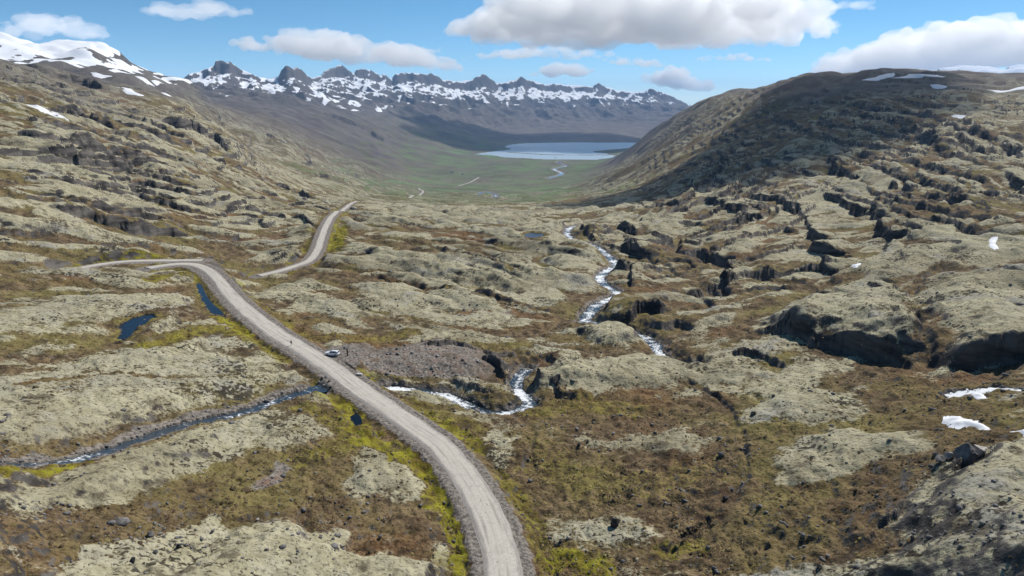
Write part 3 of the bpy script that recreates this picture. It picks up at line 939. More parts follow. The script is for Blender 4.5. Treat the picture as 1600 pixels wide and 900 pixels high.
def terrain_mat():
    M = NT_('heath_moss_and_rock')
    A = M.n('ShaderNodeVertexColor', layer_name='mask_a')
    B = M.n('ShaderNodeVertexColor', layer_name='mask_b')
    sA = M.n('ShaderNodeSeparateColor')
    sB = M.n('ShaderNodeSeparateColor')
    M.t.links.new(A.outputs[0], sA.inputs[0])
    M.t.links.new(B.outputs[0], sB.inputs[0])
    moss_, wet_, grav_ = sA.outputs
    snow_ = A.outputs['Alpha']
    grass_, scree_, red_ = sB.outputs
    brown_ = B.outputs['Alpha']
    f1 = M.noise(1.3, 5, 0.65)      # under a metre
    f2 = M.noise(0.28, 5, 0.6)      # a few metres
    f3 = M.noise(0.05, 5, 0.6)      # tens of metres
    f4 = M.noise(0.006, 6, 0.62)    # hundreds of metres
    # brown heath
    heath = M.mix(M.ramp(f2, 0.35, 0.68), (0.075, 0.052, 0.030), (0.235, 0.168, 0.092))
    heath = M.mix(M.ramp(f3, 0.46, 0.66, 0.0, 0.65), heath, (0.20, 0.155, 0.060))
    f5 = M.noise(0.021, 4, 0.6)
    heath = M.mix(M.ramp(f5, 0.50, 0.64, 0.0, 0.6), heath, (0.215, 0.185, 0.060))
    heath = M.mix(M.ramp(f5, 0.46, 0.34, 0.0, 0.55), heath, (0.20, 0.105, 0.048))
    heath = M.mix(M.math('MULTIPLY', brown_, M.ramp(f3, 0.60, 0.40, 0.0, 0.6)), heath, (0.115, 0.068, 0.036))
    heath = M.mix(M.ramp(f1, 0.50, 0.36, 0.0, 0.8), heath, (0.034, 0.023, 0.015))
    heath = M.mix(M.ramp(f1, 0.56, 0.68, 0.0, 0.6), heath, (0.24, 0.20, 0.13))
    # woolly moss
    mcol = M.mix(M.ramp(f2, 0.3, 0.7), (0.33, 0.298, 0.190), (0.47, 0.432, 0.298))
    mcol = M.mix(M.ramp(f3, 0.48, 0.70, 0.0, 0.7), mcol, (0.34, 0.32, 0.245))
    mcol = M.mix(M.ramp(M.noise(0.013, 5, 0.65), 0.52, 0.36, 0.0, 0.75), mcol, (0.235, 0.205, 0.13))
    mcol = M.mix(M.ramp(M.noise(0.035, 5, 0.7), 0.55, 0.66, 0.0, 0.8), mcol, (0.335, 0.32, 0.275))
    mcol = M.mix(M.ramp(f1, 0.50, 0.36, 0.0, 0.7), mcol, (0.11, 0.088, 0.055))
    sp_n = M.noise(0.75, 3, 0.6, dist=0.4)
    sp_d = M.math('ADD', sp_n, M.math('MULTIPLY_ADD', M.noise(0.06, 3, 0.5), 0.75, -0.375))
    mcol = M.mix(M.ramp(sp_d, 0.395, 0.34, 0.0, 0.9), mcol, (0.028, 0.022, 0.016))
    mf = M.math('ADD', moss_, M.math('MULTIPLY_ADD', f2, 0.9, -0.45))
    mf = M.math('ADD', mf, M.math('MULTIPLY_ADD', f1, 0.9, -0.45))
    c = M.mix(M.ramp(mf, 0.33, 0.62), heath, mcol)
    # wet moss
    wcol = M.mix(M.ramp(f2, 0.35, 0.65), (0.13, 0.095, 0.018), (0.27, 0.255, 0.018))
    wf = M.math('ADD', wet_, M.math('MULTIPLY_ADD', f1, 1.0, -0.5))
    c = M.mix(M.ramp(wf, 0.28, 0.75, 0.0, 0.9), c, wcol)
    f6 = M.noise(0.10, 5, 0.68)
    c = M.mix(M.ramp(f6, 0.44, 0.34, 0.0, 0.72), c, (0.060, 0.044, 0.028))
    # valley grass
    gcol = M.mix(M.ramp(f4, 0.38, 0.62), (0.085, 0.115, 0.050), (0.130, 0.195, 0.075))
    gcol = M.mix(M.ramp(M.noise(0.0032, 5, 0.7), 0.50, 0.60, 0.0, 0.8), gcol, (0.15, 0.135, 0.095))
    gcol = M.mix(M.ramp(M.noise(0.0021, 3, 0.6), 0.56, 0.62, 0.0, 0.8), gcol, (0.10, 0.21, 0.06))
    gcol = M.mix(M.ramp(f3, 0.48, 0.66, 0.0, 0.5), gcol, (0.16, 0.145, 0.09))
    c = M.mix(M.math('MULTIPLY', grass_, 0.9), c, gcol)
    # far scree
    scol = M.mix(M.ramp(f4, 0.35, 0.65), (0.080, 0.072, 0.074), (0.140, 0.127, 0.118))
    c = M.mix(M.math('MULTIPLY', scree_, 0.85), c, scol)
    # gravel
    gvc = M.mix(M.ramp(f1, 0.38, 0.62), (0.12, 0.105, 0.092), (0.29, 0.255, 0.22))
    gvc = M.mix(M.math('MULTIPLY', red_, M.ramp(f2, 0.46, 0.68, 0.0, 0.75)), gvc, (0.21, 0.125, 0.085))
    gvc = M.mix(M.math('MULTIPLY', red_, M.ramp(f3, 0.52, 0.40, 0.0, 0.8)), gvc, (0.115, 0.088, 0.062))
    gvc = M.mix(M.math('MULTIPLY', red_, M.ramp(f1, 0.60, 0.68, 0.0, 0.8)), gvc, (0.40, 0.37, 0.33))
    gf = M.math('ADD', grav_, M.math('MULTIPLY_ADD', f1, 0.5, -0.25))
    c = M.mix(M.ramp(gf, 0.35, 0.7), c, gvc)
    # bare rock where steep
    geo = M.n('ShaderNodeNewGeometry')
    sep = M.n('ShaderNodeSeparateXYZ')
    M.t.links.new(geo.outputs['True Normal'], sep.inputs[0])
    nz = M.math('ADD', sep.outputs[2], M.math('MULTIPLY_ADD', f2, 0.24, -0.12))
    mpz = M.n('ShaderNodeMapping')
    mpz.inputs['Scale'].default_value = (0.05, 0.05, 0.22)
    M.t.links.new(M.pos(), mpz.inputs['Vector'])
    rcol = M.mix(M.ramp(M.noise(1.0, 5, 0.65, vec=mpz.outputs[0]), 0.35, 0.65), (0.036, 0.032, 0.030), (0.15, 0.135, 0.12))
    c = M.mix(M.ramp(nz, 0.80, 0.66), c, rcol)
    # snow
    nsn = M.math('ADD', snow_, M.math('MULTIPLY_ADD', M.noise(0.03, 5, 0.65), 0.45, -0.225))
    c = M.mix(M.ramp(nsn, 0.44, 0.52), c, (0.84, 0.86, 0.90))
    h = M.math('ADD', M.math('MULTIPLY', f1, 0.45), M.math('MULTIPLY', f2, 0.9))
    M.bsdf(c, 0.95, 0.1, M.bump(h, 1.0, 0.9))
    return M.m


def road_mat():
    M = NT_('pale_gravel')
    at = M.n('ShaderNodeAttribute', attribute_name='across')
    e = at.outputs['Fac']            # 0 centre, 1 edge, signed removed
    f1 = M.noise(2.2, 5, 0.7)
    f2 = M.noise(0.35, 4, 0.6)
    lane = M.mix(M.ramp(f1, 0.35, 0.66), (0.40, 0.365, 0.305), (0.55, 0.51, 0.44))
    lane = M.mix(M.ramp(f2, 0.5, 0.66, 0.0, 0.4), lane, (0.30, 0.265, 0.23))
    edge = M.mix(M.ramp(f1, 0.35, 0.66), (0.155, 0.138, 0.125), (0.29, 0.262, 0.24))
    ee = M.math('ADD', e, M.math('MULTIPLY_ADD', f2, 0.26, -0.13))
    c = M.mix(M.ramp(ee, 0.62, 0.76), lane, edge)
    # two worn tracks
    tr = M.math('ABSOLUTE', M.math('SUBTRACT', M.math('ADD', e, M.math('MULTIPLY_ADD', f2, 0.1, -0.05)), 0.34))
    c = M.mix(M.ramp(tr, 0.02, 0.09, 0.0, 0.32), M.mix(0.5, c, (0.54, 0.50, 0.45)), c)
    la = M.n('ShaderNodeAttribute', attribute_name='lane')
    mp = M.n('ShaderNodeMapping')
    mp.inputs['Scale'].default_value = (1.0, 0.035, 1.0)
    M.t.links.new(la.outputs['Vector'], mp.inputs['Vector'])
    stk = M.noise(1.5, 4, 0.6, vec=mp.outputs[0])
    c = M.mix(M.ramp(stk, 0.50, 0.66, 0.0, 0.55), c, (0.24, 0.21, 0.18))
    c = M.mix(M.ramp(stk, 0.46, 0.34, 0.0, 0.5), c, (0.60, 0.55, 0.475))
    pot = M.noise(0.9, 2, 0.5)
    c = M.mix(M.ramp(pot, 0.68, 0.72, 0.0, 0.5), c, (0.17, 0.15, 0.13))
    M.bsdf(c, 0.95, 0.15, M.bump(f1, 0.5, 0.06))
    return M.m


def water_mat(name, foam, deep=(0.012, 0.022, 0.035), sc=0.55, ripple=0.3, rough=0.07):
    M = NT_(name)
    f = M.noise(sc, 6, 0.72, dist=0.6)
    if foam > 0:
        ac = M.n('ShaderNodeAttribute', attribute_name='across')
        f = M.math('ADD', f, M.math('MULTIPLY_ADD', ac.outputs['Fac'], -0.24 * foam, 0.12 * foam))
        f = M.math('ADD', f, M.math('MULTIPLY_ADD', M.noise(sc * 0.12, 3, 0.6), 0.9, -0.47))
        k = M.ramp(f, 0.60 - 0.26 * foam, 0.78 - 0.24 * foam)
        c = M.mix(k, deep, (0.80, 0.82, 0.84))
        rg = M.math('MULTIPLY_ADD', k, 0.6, rough)
    else:
        c, rg = deep, rough
    M.bsdf(c, rg, 0.5 if sc < 0.1 else 0.22, M.bump(M.noise(sc * 2.2, 3, 0.6), ripple, 0.12))
    return M.m


def plain(name, colr, rough=0.6, spec=0.3, var=0.15, scale=3.0, bump=0.0, **kw):
    M = NT_(name)
    f = M.noise(scale, 4, 0.6)
    c = M.mix(M.ramp(f, 0.3, 0.7), tuple(x * (1 - var) for x in colr), tuple(min(1, x * (1 + var)) for x in colr))
    M.bsdf(c, rough, spec, M.bump(f, bump, 0.05) if bump else None, **kw)
    return M.m


MAT_T = terrain_mat()
MAT_ROAD = road_mat()
ter = link('terrain', ter_me, MAT_T)
tag(ter, kind='structure')
water_m = {}


# ------------------------------------------------------------------ water, roads
def strip(name, P, half, mat, lift=0.0, nx=4, crown=0.0, wob=0.0):
    P = np.asarray(P)
    d = np.gradient(P[:, :2], axis=0)
    d /= np.linalg.norm(d, axis=1)[:, None] + 1e-9
    nrm = np.stack([-d[:, 1], d[:, 0]], 1)
    ts = np.linspace(-1, 1, 2 * nx + 1)
    V, Ac = [], []
    for k, t in enumerate(ts):
        w = half
        hm = float(np.mean(half))
        if wob and abs(t) > 0.5:
            w = half * (1 + wob * perlin(P[:, 0] / (hm * 1.6), P[:, 1] / (hm * 1.6), 200 + (1 if t > 0 else 0)))
        xy = P[:, :2] + nrm * np.asarray(w * t).reshape(-1, 1)
        V.append(np.column_stack([xy, P[:, 2] + lift + crown * (1 - t * t) - (3.2 * crown if abs(t) > 0.95 else 0.0)]))
        Ac.append(np.full(len(P), abs(t)))
    V = np.stack(V, 1).reshape(-1, 3)
    Ac = np.stack(Ac, 1).ravel()
    n, m = len(P), len(ts)
    a, b = np.meshgrid(np.arange(n - 1), np.arange(m - 1), indexing='ij')
    q = np.stack([a * m + b, (a + 1) * m + b, (a + 1) * m + b + 1, a * m + b + 1], -1).reshape(-1, 4)
    me = np_mesh(name, V, q)
    if me.polygons[0].normal.z < 0:
        me.flip_normals()
    at = me.attributes.new('across', 'FLOAT', 'POINT')
    at.data.foreach_set('value', Ac.astype(np.float32))
    al = np.concatenate([[0], np.cumsum(np.linalg.norm(np.diff(P[:, :2], axis=0), axis=1))])
    uv = np.stack([np.tile(ts * float(np.mean(half)), (n, 1)), np.tile(al[:, None], (1, m)), np.zeros((n, m))], -1)
    a2 = me.attributes.new('lane', 'FLOAT_VECTOR', 'POINT')
    a2.data.foreach_set('vector', uv.astype(np.float32).ravel())
    return link(name, me, mat)


for name, P, hw in road_geo:
    hh = (hw + 1.0) * (1 - 0.22 * sstep(230, 330, np.hypot(P[:, 0], P[:, 1])))
    tag(strip(name, P, hh, MAT_ROAD, 0.0, 5, 0.10, 0.10), kind='structure')
for name, P, hw, foam in stream_geo:
    mt = water_mat(name + '_water', foam, sc=1.1 if hw < 8 else 0.03, deep=(0.03, 0.045, 0.06) if hw < 8 else (0.10, 0.13, 0.16), ripple=0.5)
    tag(strip(name, P, hw * (1.75 if hw < 8 else 1.2), mt, 0.0, 4, 0.0, 0.2), kind='structure')
for name, P, zc, label in pond_geo:
    P = smooth_line([tuple(p) for p in P] + [tuple(P[0])], 0.7)[:-1, :2]
    c = P.mean(0)
    bm = bmesh.new()
    vs = [bm.verts.new((*(c + (p - c) * 1.4), zc)) for p in P]
    bm.faces.new(vs)
    bmesh.ops.triangulate(bm, faces=bm.faces[:])
    bm.normal_update()
    me = bpy.data.meshes.new(name)
    bm.to_mesh(me)
    bm.free()
    if me.polygons[0].normal.z < 0:
        me.flip_normals()
    if 'pond' not in water_m:
        water_m['pond'] = water_mat('still_water', 0, deep=(0.004, 0.006, 0.010), ripple=0.6)
    tag(link(name, me, water_m['pond']), kind='structure')
# fjord
bm = bmesh.new()
fc = hit(900, 236)
vs = [bm.verts.new((fc.x + dx, fc.y + dy, SEA)) for dx, dy in ((-2600, -1800), (4200, -1800), (4200, 3800), (-2600, 3800))]
bm.faces.new(vs)
me = bpy.data.meshes.new('fjord')
bm.to_mesh(me)
bm.free()
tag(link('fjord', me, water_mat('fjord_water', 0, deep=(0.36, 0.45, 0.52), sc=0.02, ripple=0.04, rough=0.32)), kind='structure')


# ------------------------------------------------------------------ placing things on the finished ground
_scan2 = np.exp(np.linspace(math.log(70), math.log(16000), 9000))


def on(u, v):
    """world point where a photo pixel meets the finished ground"""
    th, t = pdir(u, v)
    z = gz(_scan2 * math.sin(th), _scan2 * math.cos(th))
    above = z - (CZ + t * _scan2)
    k = int(np.argmax(above >= 0)) if (above >= 0).any() else len(_scan2) - 1
    r = float(_scan2[k])
    x, y = r * math.sin(th), r * math.cos(th)
    return Vector((x, y, float(gz(x, y))))


def empty(name, loc, rz=0.0):
    o = bpy.data.objects.new(name, None)
    col.objects.link(o)
    o.location = loc
    o.rotation_euler = (0, 0, rz)
    o.empty_display_size = 0.3
    return o


def bm_obj(name, bm, mat, parent=None, smooth=False, bevel=0.0):
    if bevel:
        bmesh.ops.bevel(bm, geom=bm.edges[:], offset=bevel, segments=2, affect='EDGES', profile=0.6)
    bmesh.ops.recalc_face_normals(bm, faces=bm.faces[:])
    me = bpy.data.meshes.new(name)
    bm.to_mesh(me)
    bm.free()
    if smooth:
        for p in me.polygons:
            p.use_smooth = True
    return link(name, me, mat, parent)


def box(bm, c, s, rot=None):
    M_ = Matrix.Translation(c) @ (rot.to_4x4() if rot is not None else Matrix()) @ Matrix.Diagonal((*s, 1))
    return bmesh.ops.create_cube(bm, size=1.0, matrix=M_)


# ------------------------------------------------------------------ snow patches
MAT_SNOW = plain('old_snow', (0.78, 0.79, 0.82), 0.8, 0.2, 0.16, 0.5, 0.8)
SNOW = [
    ([(1470, 656), (1478, 645), (1500, 650), (1534, 656), (1542, 667), (1530, 671), (1500, 670), (1480, 669)], 'large white snow patch on brown ground above the grey outcrop'),
    ([(1578, 675), (1592, 671), (1630, 674), (1632, 686), (1598, 681)], 'snow patch cut by the picture edge, next to the large white one'),
    ([(1506, 611), (1516, 612), (1541, 621), (1536, 626), (1520, 620)], 'narrow snow strip just below the hillside brook'),
    ([(1545, 372), (1559, 371), (1556, 380), (1561, 391), (1547, 388)], 'small crooked snow patch in a hollow of the ridge slope'),
    ([(28, 151), (42, 155), (70, 169), (90, 183), (80, 185), (54, 171)], 'long diagonal snow streak low on the left mountainside'),
    ([(187, 129), (200, 134), (216, 148), (212, 153), (198, 146), (191, 138)], 'tapering snow patch under the dark left-hand crags'),
    ([(212, 117), (222, 119), (237, 128), (230, 131), (216, 125)], 'snow patch near the brow of the left mountainside'),
    ([(147, 116), (158, 116), (170, 120), (158, 124), (150, 122)], 'little rounded snow patch high on the left mountainside'),
    ([(252, 143), (262, 145), (270, 151), (260, 153)], 'tiny snow patch at the corner of the left crags'),
    ([(1352, 121), (1372, 119), (1392, 121), (1388, 126), (1360, 125)], 'broad snow patch on the flat top of the ridge'),
    ([(1405, 117), (1430, 115), (1462, 118), (1456, 121), (1420, 120)], 'long thin snow strip along the ridge brow'),
    ([(1452, 133), (1466, 132), (1478, 135), (1470, 139), (1458, 138)], 'short snow patch just under the ridge brow'),
    ([(1552, 138), (1580, 136), (1620, 139), (1600, 143), (1570, 142)], 'flat snow strip on the ridge below the far blue massif'),
    ([(1326, 416), (1336, 413), (1345, 413), (1336, 420)], 'scrap of snow left in the long dark gully'),
    ([(1488, 183), (1498, 180), (1508, 181), (1499, 186)], 'small snow scrap above the stepped lava ledges'),
]
for pts, label in SNOW:
    if pts[0][1] > 300:
        P = [on(*p) for p in pts]
    else:           # far patches: centre from the ground, outline laid out across and up the slope
        uc, vc = np.mean(pts, axis=0)
        P0_ = on(uc, vc)
        r0 = math.hypot(P0_.x, P0_.y)
        er, et = Vector((P0_.x / r0, P0_.y / r0, 0)), Vector((P0_.y / r0, -P0_.x / r0, 0))
        P = [P0_ + et * ((u - uc) * r0 / FPX) - er * ((v - vc) * r0 / FPX * 3.2) for u, v in pts]
    c = sum(P, Vector()) / len(P)
    Pc = smooth_line([tuple(p) for p in P] + [tuple(P[0])], max(0.6, (P[0] - c).length / 4))[:-1, :2]
    cc = Pc.mean(0)
    n, rings = len(Pc), 9
    rr = float(np.hypot(*cc))
    th_ = 0.25 + 0.0009 * rr
    V = [np.array([[cc[0], cc[1], 0]])]
    for k in range(1, rings + 1):
        f = k / rings
        xy = cc + (Pc - cc) * f * (1 + 0.38 * perlin(Pc[:, 0] / (0.012 * rr), Pc[:, 1] / (0.012 * rr), 140)[:, None] * f)
        V.append(np.column_stack([xy, np.full(n, f)]))
    V = np.concatenate(V)
    f = V[:, 2].copy()
    V[:, 2] = gz(V[:, 0], V[:, 1]) + th_ * (1 - f ** 3) - 0.25 * th_ * f
    bm = bmesh.new()
    vs = [bm.verts.new(v) for v in V]
    for k in range(n):
        bm.faces.new((vs[0], vs[1 + k], vs[1 + (k + 1) % n]))
        for r_ in range(rings - 1):
            a = 1 + r_ * n
            bm.faces.new((vs[a + k], vs[a + n + k], vs[a + n + (k + 1) % n], vs[a + (k + 1) % n]))
    tag(bm_obj('snow_patch', bm, MAT_SNOW, smooth=True), label, 'snow', 'snow patches left on the slopes')

# ------------------------------------------------------------------ boulders and stones
MAT_ROCK = {}
for nm, c_ in (('dark_basalt', (0.050, 0.046, 0.045)), ('grey_basalt', (0.17, 0.16, 0.155)), ('pale_stone', (0.40, 0.37, 0.34))):
    M = NT_(nm)
    f1, f2 = M.noise(1.7, 6, 0.65), M.noise(0.6, 3, 0.6)
    cc_ = M.mix(M.ramp(f1, 0.3, 0.7), tuple(x * 0.65 for x in c_), tuple(x * 1.4 for x in c_))
    cc_ = M.mix(M.ramp(f2, 0.56, 0.68, 0.0, 0.6), cc_, (0.27, 0.26, 0.20))
    M.bsdf(cc_, 0.92, 0.2, M.bump(f1, 0.9, 0.25))
    MAT_ROCK[nm] = M.m


def rock_mesh(seed, mat):
    rs_ = random.Random(seed)
    bm = bmesh.new()
    bmesh.ops.create_icosphere(bm, subdivisions=3, radius=1.0)
    off_ = Vector((rs_.uniform(-50, 50), rs_.uniform(-50, 50), rs_.uniform(-50, 50)))
    cuts = [(Vector((rs_.gauss(0, 1), rs_.gauss(0, 1), rs_.gauss(0, 0.7))).normalized(), rs_.uniform(0.42, 0.78)) for _ in range(14)]
    for v in bm.verts:
        p = v.co.copy()
        for nrm, d in cuts:
            e = p.dot(nrm) - d
            if e > 0:
                p -= nrm * e * 0.98
        p += v.co.normalized() * (0.08 * mnoise.noise(p * 1.7 + off_) + 0.05 * mnoise.noise(p * 5 + off_))
        v.co = p
    me = bpy.data.meshes.new('boulder')
    bm.to_mesh(me)
    bm.free()
    me.materials.append(mat)
    return me


rock_me = {nm: [rock_mesh(k * 7 + i * 100, m) for k in range(4)] for i, (nm, m) in enumerate(MAT_ROCK.items())}


def boulder(u, v, sx, sy, sz, label, mat='grey_basalt', group='boulders lying about the heath', k=0, name='boulder', sink=0.3):
    p = on(u, v)
    o = bpy.data.objects.new(name, rock_me[mat][k % 4])
    col.objects.link(o)
    o.location = (p.x, p.y, p.z + sz * (0.8 - sink))
    o.scale = (sx, sy, sz)
    o.rotation_euler = (random.uniform(-0.2, 0.2), random.uniform(-0.2, 0.2), random.uniform(0, 6.3))
    tag(o, label, 'boulder', group)
    return o


BLD = [
    (961, 822, 1.1, 1.0, 1.45, 'lone black boulder on the pale moss knoll right of the road', 'dark_basalt'),
    (1508, 722, 2.5, 2.0, 2.6, 'biggest grey rock outcrop at the edge of the mossy bank', 'grey_basalt'),
    (1528, 712, 2.2, 1.7, 1.7, 'pale rounded rock leaning on the biggest grey outcrop', 'pale_stone'),
    (1470, 722, 1.5, 1.1, 0.8, 'grey slab of the rock pile left of the big outcrop', 'grey_basalt'),
    (1482, 717, 1.0, 1.3, 0.9, 'tilted upper slab of the rock pile left of the outcrop', 'pale_stone'),
    (1462, 712, 0.9, 0.8, 0.6, 'small stone at the back of the rock pile', 'grey_basalt'),
    (1455, 729, 0.7, 0.6, 0.4, 'low stone in front of the rock pile', 'grey_basalt'),
    (876, 848, 0.55, 0.5, 0.5, 'dark stone in the short row on the moss knoll', 'dark_basalt'),
    (868, 853, 0.45, 0.4, 0.4, 'end stone of the short row on the moss knoll', 'grey_basalt'),
    (888, 842, 0.5, 0.4, 0.4, 'pale stone closing the short row on the knoll', 'pale_stone'),
    (905, 697, 0.8, 0.6, 0.6, 'dark rock at the left tip of the long flat knoll', 'dark_basalt'),
    (918, 692, 0.7, 0.5, 0.5, 'dark rock beside the tip of the long flat knoll', 'dark_basalt'),
    (1133, 782, 0.8, 0.7, 0.7, 'dark boulder in the dry rill across the brown heath', 'dark_basalt'),
    (1143, 766, 0.9, 0.6, 0.5, 'grey boulder beside the dry rill in the heath', 'grey_basalt'),
    (1200, 852, 0.8, 0.5, 0.4, 'flat dark slab in the dark brown hollow', 'dark_basalt'),
    (1176, 648, 1.0, 0.9, 0.8, 'dark rock at the foot of the small moss dome', 'dark_basalt'),
    (1208, 620, 0.6, 0.5, 0.5, 'dark rock on top of the small moss dome', 'dark_basalt'),
    (1426, 843, 0.6, 0.5, 0.4, 'black stone on the wide mossy bank', 'dark_basalt'),
    (1280, 886, 0.7, 0.6, 0.4, 'dark stone at the lowest tip of the mossy bank', 'dark_basalt'),
    (594, 841, 0.6, 0.5, 0.5, 'grey boulder on the rim of the moss mound left of road', 'grey_basalt'),
    (535, 857, 0.5, 0.45, 0.35, 'dark stone on the back of the moss mound', 'dark_basalt'),
    (208, 877, 0.7, 0.5, 0.4, 'dark stone on the left shoulder of the moss mound', 'dark_basalt'),
    (242, 864, 0.5, 0.4, 0.35, 'stone on the upper rim of the moss mound', 'grey_basalt'),
    (332, 832, 0.6, 0.4, 0.35, 'grey stone at the brow of the moss mound', 'grey_basalt'),
    (236, 837, 0.8, 0.6, 0.5, 'lone grey boulder in the brown heath behind the mound', 'grey_basalt'),
    (280, 856, 0.55, 0.5, 0.45, 'black stone near the brow of the moss mound', 'dark_basalt'),
    (402, 814, 0.5, 0.4, 0.4, 'pale stone on the top of the moss mound', 'pale_stone'),
    (644, 552, 0.8, 0.6, 0.5, 'orange-tinged pale stone on the bare gravel knoll', 'pale_stone'),
    (675, 576, 0.7, 0.6, 0.5, 'pale stone on the front slope of the gravel knoll', 'pale_stone'),
    (684, 557, 0.9, 0.6, 0.4, 'flat pale stone near the crown of the gravel knoll', 'pale_stone'),
    (746, 565, 0.7, 0.6, 0.5, 'pale stone on the gorge side of the gravel knoll', 'pale_stone'),
    (611, 553, 0.8, 0.5, 0.4, 'pale stone on the lay-by side of the gravel knoll', 'pale_stone'),
]
for i, b in enumerate(BLD):
    boulder(*b[:5], b[5], b[6], k=i)
for i, (u, v) in enumerate([(503, 592), (509, 590), (514, 597), (506, 604), (516, 606), (499, 598)]):
    boulder(u, v, 0.55, 0.5, 0.45, ('pale' if i % 2 else 'black') + ' stone of the packing round the culvert mouth', 'pale_stone' if i % 2 else 'dark_basalt', 'stones packed round the culvert mouth', k=i)

ico = bmesh.new()
bmesh.ops.create_icosphere(ico, subdivisions=1, radius=1.0)
ico.verts.ensure_lookup_table()
IV = np.array([v.co[:] for v in ico.verts])
IF = np.array([[v.index for v in f.verts] for f in ico.faces])
ico.free()
tr_ = rng.random(70000)
ta_ = rng.uniform(R(-42), R(42), 70000)
ra_ = np.exp(math.log(85) + tr_ ** 0.9 * math.log(430 / 85))
sx_, sy_ = ra_ * np.sin(ta_), ra_ * np.cos(ta_)
MG, WM_, RM_ = (a.reshape(Z.shape) for a in (gravf, water_mask, road_mask))
g_ = gz(sx_, sy_, MG)
keep = (gz(sx_, sy_, RM_) < 0.3) & (rng.random(70000) < 0.035 + 0.35 * g_ * (ra_ < 320) + 0.5 * sstep(0.05, 0.5, gz(sx_, sy_, WM_)) + 0.16 * sstep(0.25, 0.5, perlin(sx_ / 16, sy_ / 16, 150)))
sx_, sy_ = sx_[keep], sy_[keep]
ns = len(sx_)
size = np.exp(rng.normal(-1.55, 0.45, ns))
jit = 1 + rng.uniform(-0.3, 0.3, (ns, len(IV), 1))
ax = rng.uniform(0.6, 1.4, (ns, 1, 3)) * np.array([1, 1, 0.65])
VV = IV[None] * jit * ax * size[:, None, None]
an = rng.uniform(0, 6.28, ns)[:, None]
vx = VV[..., 0] * np.cos(an) - VV[..., 1] * np.sin(an) + sx_[:, None]
vy = VV[..., 0] * np.sin(an) + VV[..., 1] * np.cos(an) + sy_[:, None]
vz = VV[..., 2] + (gz(sx_, sy_) + size * 0.2)[:, None]
VV = np.stack([vx, vy, vz], -1).reshape(-1, 3)
FF = (IF[None] + (np.arange(ns) * len(IV))[:, None, None]).reshape(-1, 3)
tag(link('scattered_stones', np_mesh('scattered_stones', VV, FF, smooth=False), MAT_ROCK['grey_basalt']), 'small grey stones strewn over the heath and stream banks', 'stones', kind='stuff')
print('stones', ns)

# low shrubs and grass tufts of the near heath
MM_, WW_, BB_ = (a.reshape(Z.shape) for a in (mossf, wetf, brownf))
for nm, n_try, seed_, label, mat in (
        ('heath_shrubs', 42000, 21, 'low dark brown dwarf shrubs covering the heath hollows', plain('crowberry', (0.090, 0.066, 0.038), 0.9, 0.1, 0.5, 0.4)),
        ('grass_tufts', 45000, 22, 'short olive and straw coloured grass tufts on the damp heath', plain('straw_grass', (0.21, 0.17, 0.070), 0.9, 0.1, 0.45, 0.15))):
    g = np.random.default_rng(seed_)
    ta_ = g.uniform(R(-41), R(41), n_try)
    ra_ = np.exp(math.log(88) + g.random(n_try) * math.log(270 / 88))
    x_, y_ = ra_ * np.sin(ta_), ra_ * np.cos(ta_)
    mo, we = gz(x_, y_, MM_), gz(x_, y_, WW_)
    pr = (0.75 - mo) * sstep(-0.3, 0.3, perlin(x_ / 9, y_ / 9, seed_)) if nm == 'heath_shrubs' else (0.3 + we - 0.5 * mo) * sstep(-0.2, 0.3, perlin(x_ / 12, y_ / 12, seed_))
    ok = (gz(x_, y_, MG) < 0.25) & (gz(x_, y_, WM_) < 0.1) & (gz(x_, y_, RM_) < 0.05) & (g.random(n_try) < pr)
    x_, y_ = x_[ok], y_[ok]
    m_ = len(x_)
    rad_ = np.exp(g.normal(-1.35, 0.38, m_)) * (1.0 if nm == 'heath_shrubs' else 0.8)
    hh_ = rad_ * g.uniform(0.5, 1.0, m_)
    a0 = g.uniform(0, 6.28, (m_, 1)) + np.arange(5)[None] * 1.2566 + g.uniform(-0.3, 0.3, (m_, 5))
    rr_ = rad_[:, None] * g.uniform(0.6, 1.3, (m_, 5))
    bx, by = x_[:, None] + rr_ * np.cos(a0), y_[:, None] + rr_ * np.sin(a0)
    zb_ = gz(x_, y_)
    bz = np.repeat(zb_[:, None], 5, 1) - 0.08
    tx = np.stack([x_ + g.normal(0, 0.3, m_) * rad_, y_ + g.normal(0, 0.3, m_) * rad_, zb_ + hh_], -1)[:, None]
    V_ = np.concatenate([np.stack([bx, by, bz], -1), tx], 1).reshape(-1, 3)
    F_ = (np.array([[i, (i + 1) % 5, 5] for i in range(5)])[None] + (np.arange(m_) * 6)[:, None, None]).reshape(-1, 3)
    tag(link(nm, np_mesh(nm, V_, F_, smooth=True), mat), label, 'plants', kind='stuff')
    print(nm, m_)

# ------------------------------------------------------------------ the white car in the lay-by
PAINT = plain('white_paint', (0.80, 0.81, 0.82), 0.28, 0.5, 0.02, 1.0, **{'Coat Weight': 0.6})
GLASS = plain('dark_glass', (0.012, 0.015, 0.02), 0.06, 0.6, 0.05)
RUBBER = plain('rubber', (0.02, 0.02, 0.02), 0.8, 0.2)
ALLOY = plain('alloy', (0.45, 0.46, 0.47), 0.35, 0.5, **{'Metallic': 0.8})
LAMP = plain('lamp_glass', (0.7, 0.72, 0.75), 0.15, 0.5)
REDL = plain('red_lamp', (0.35, 0.02, 0.02), 0.25, 0.5)
TRIM = plain('black_trim', (0.03, 0.03, 0.032), 0.6, 0.3)


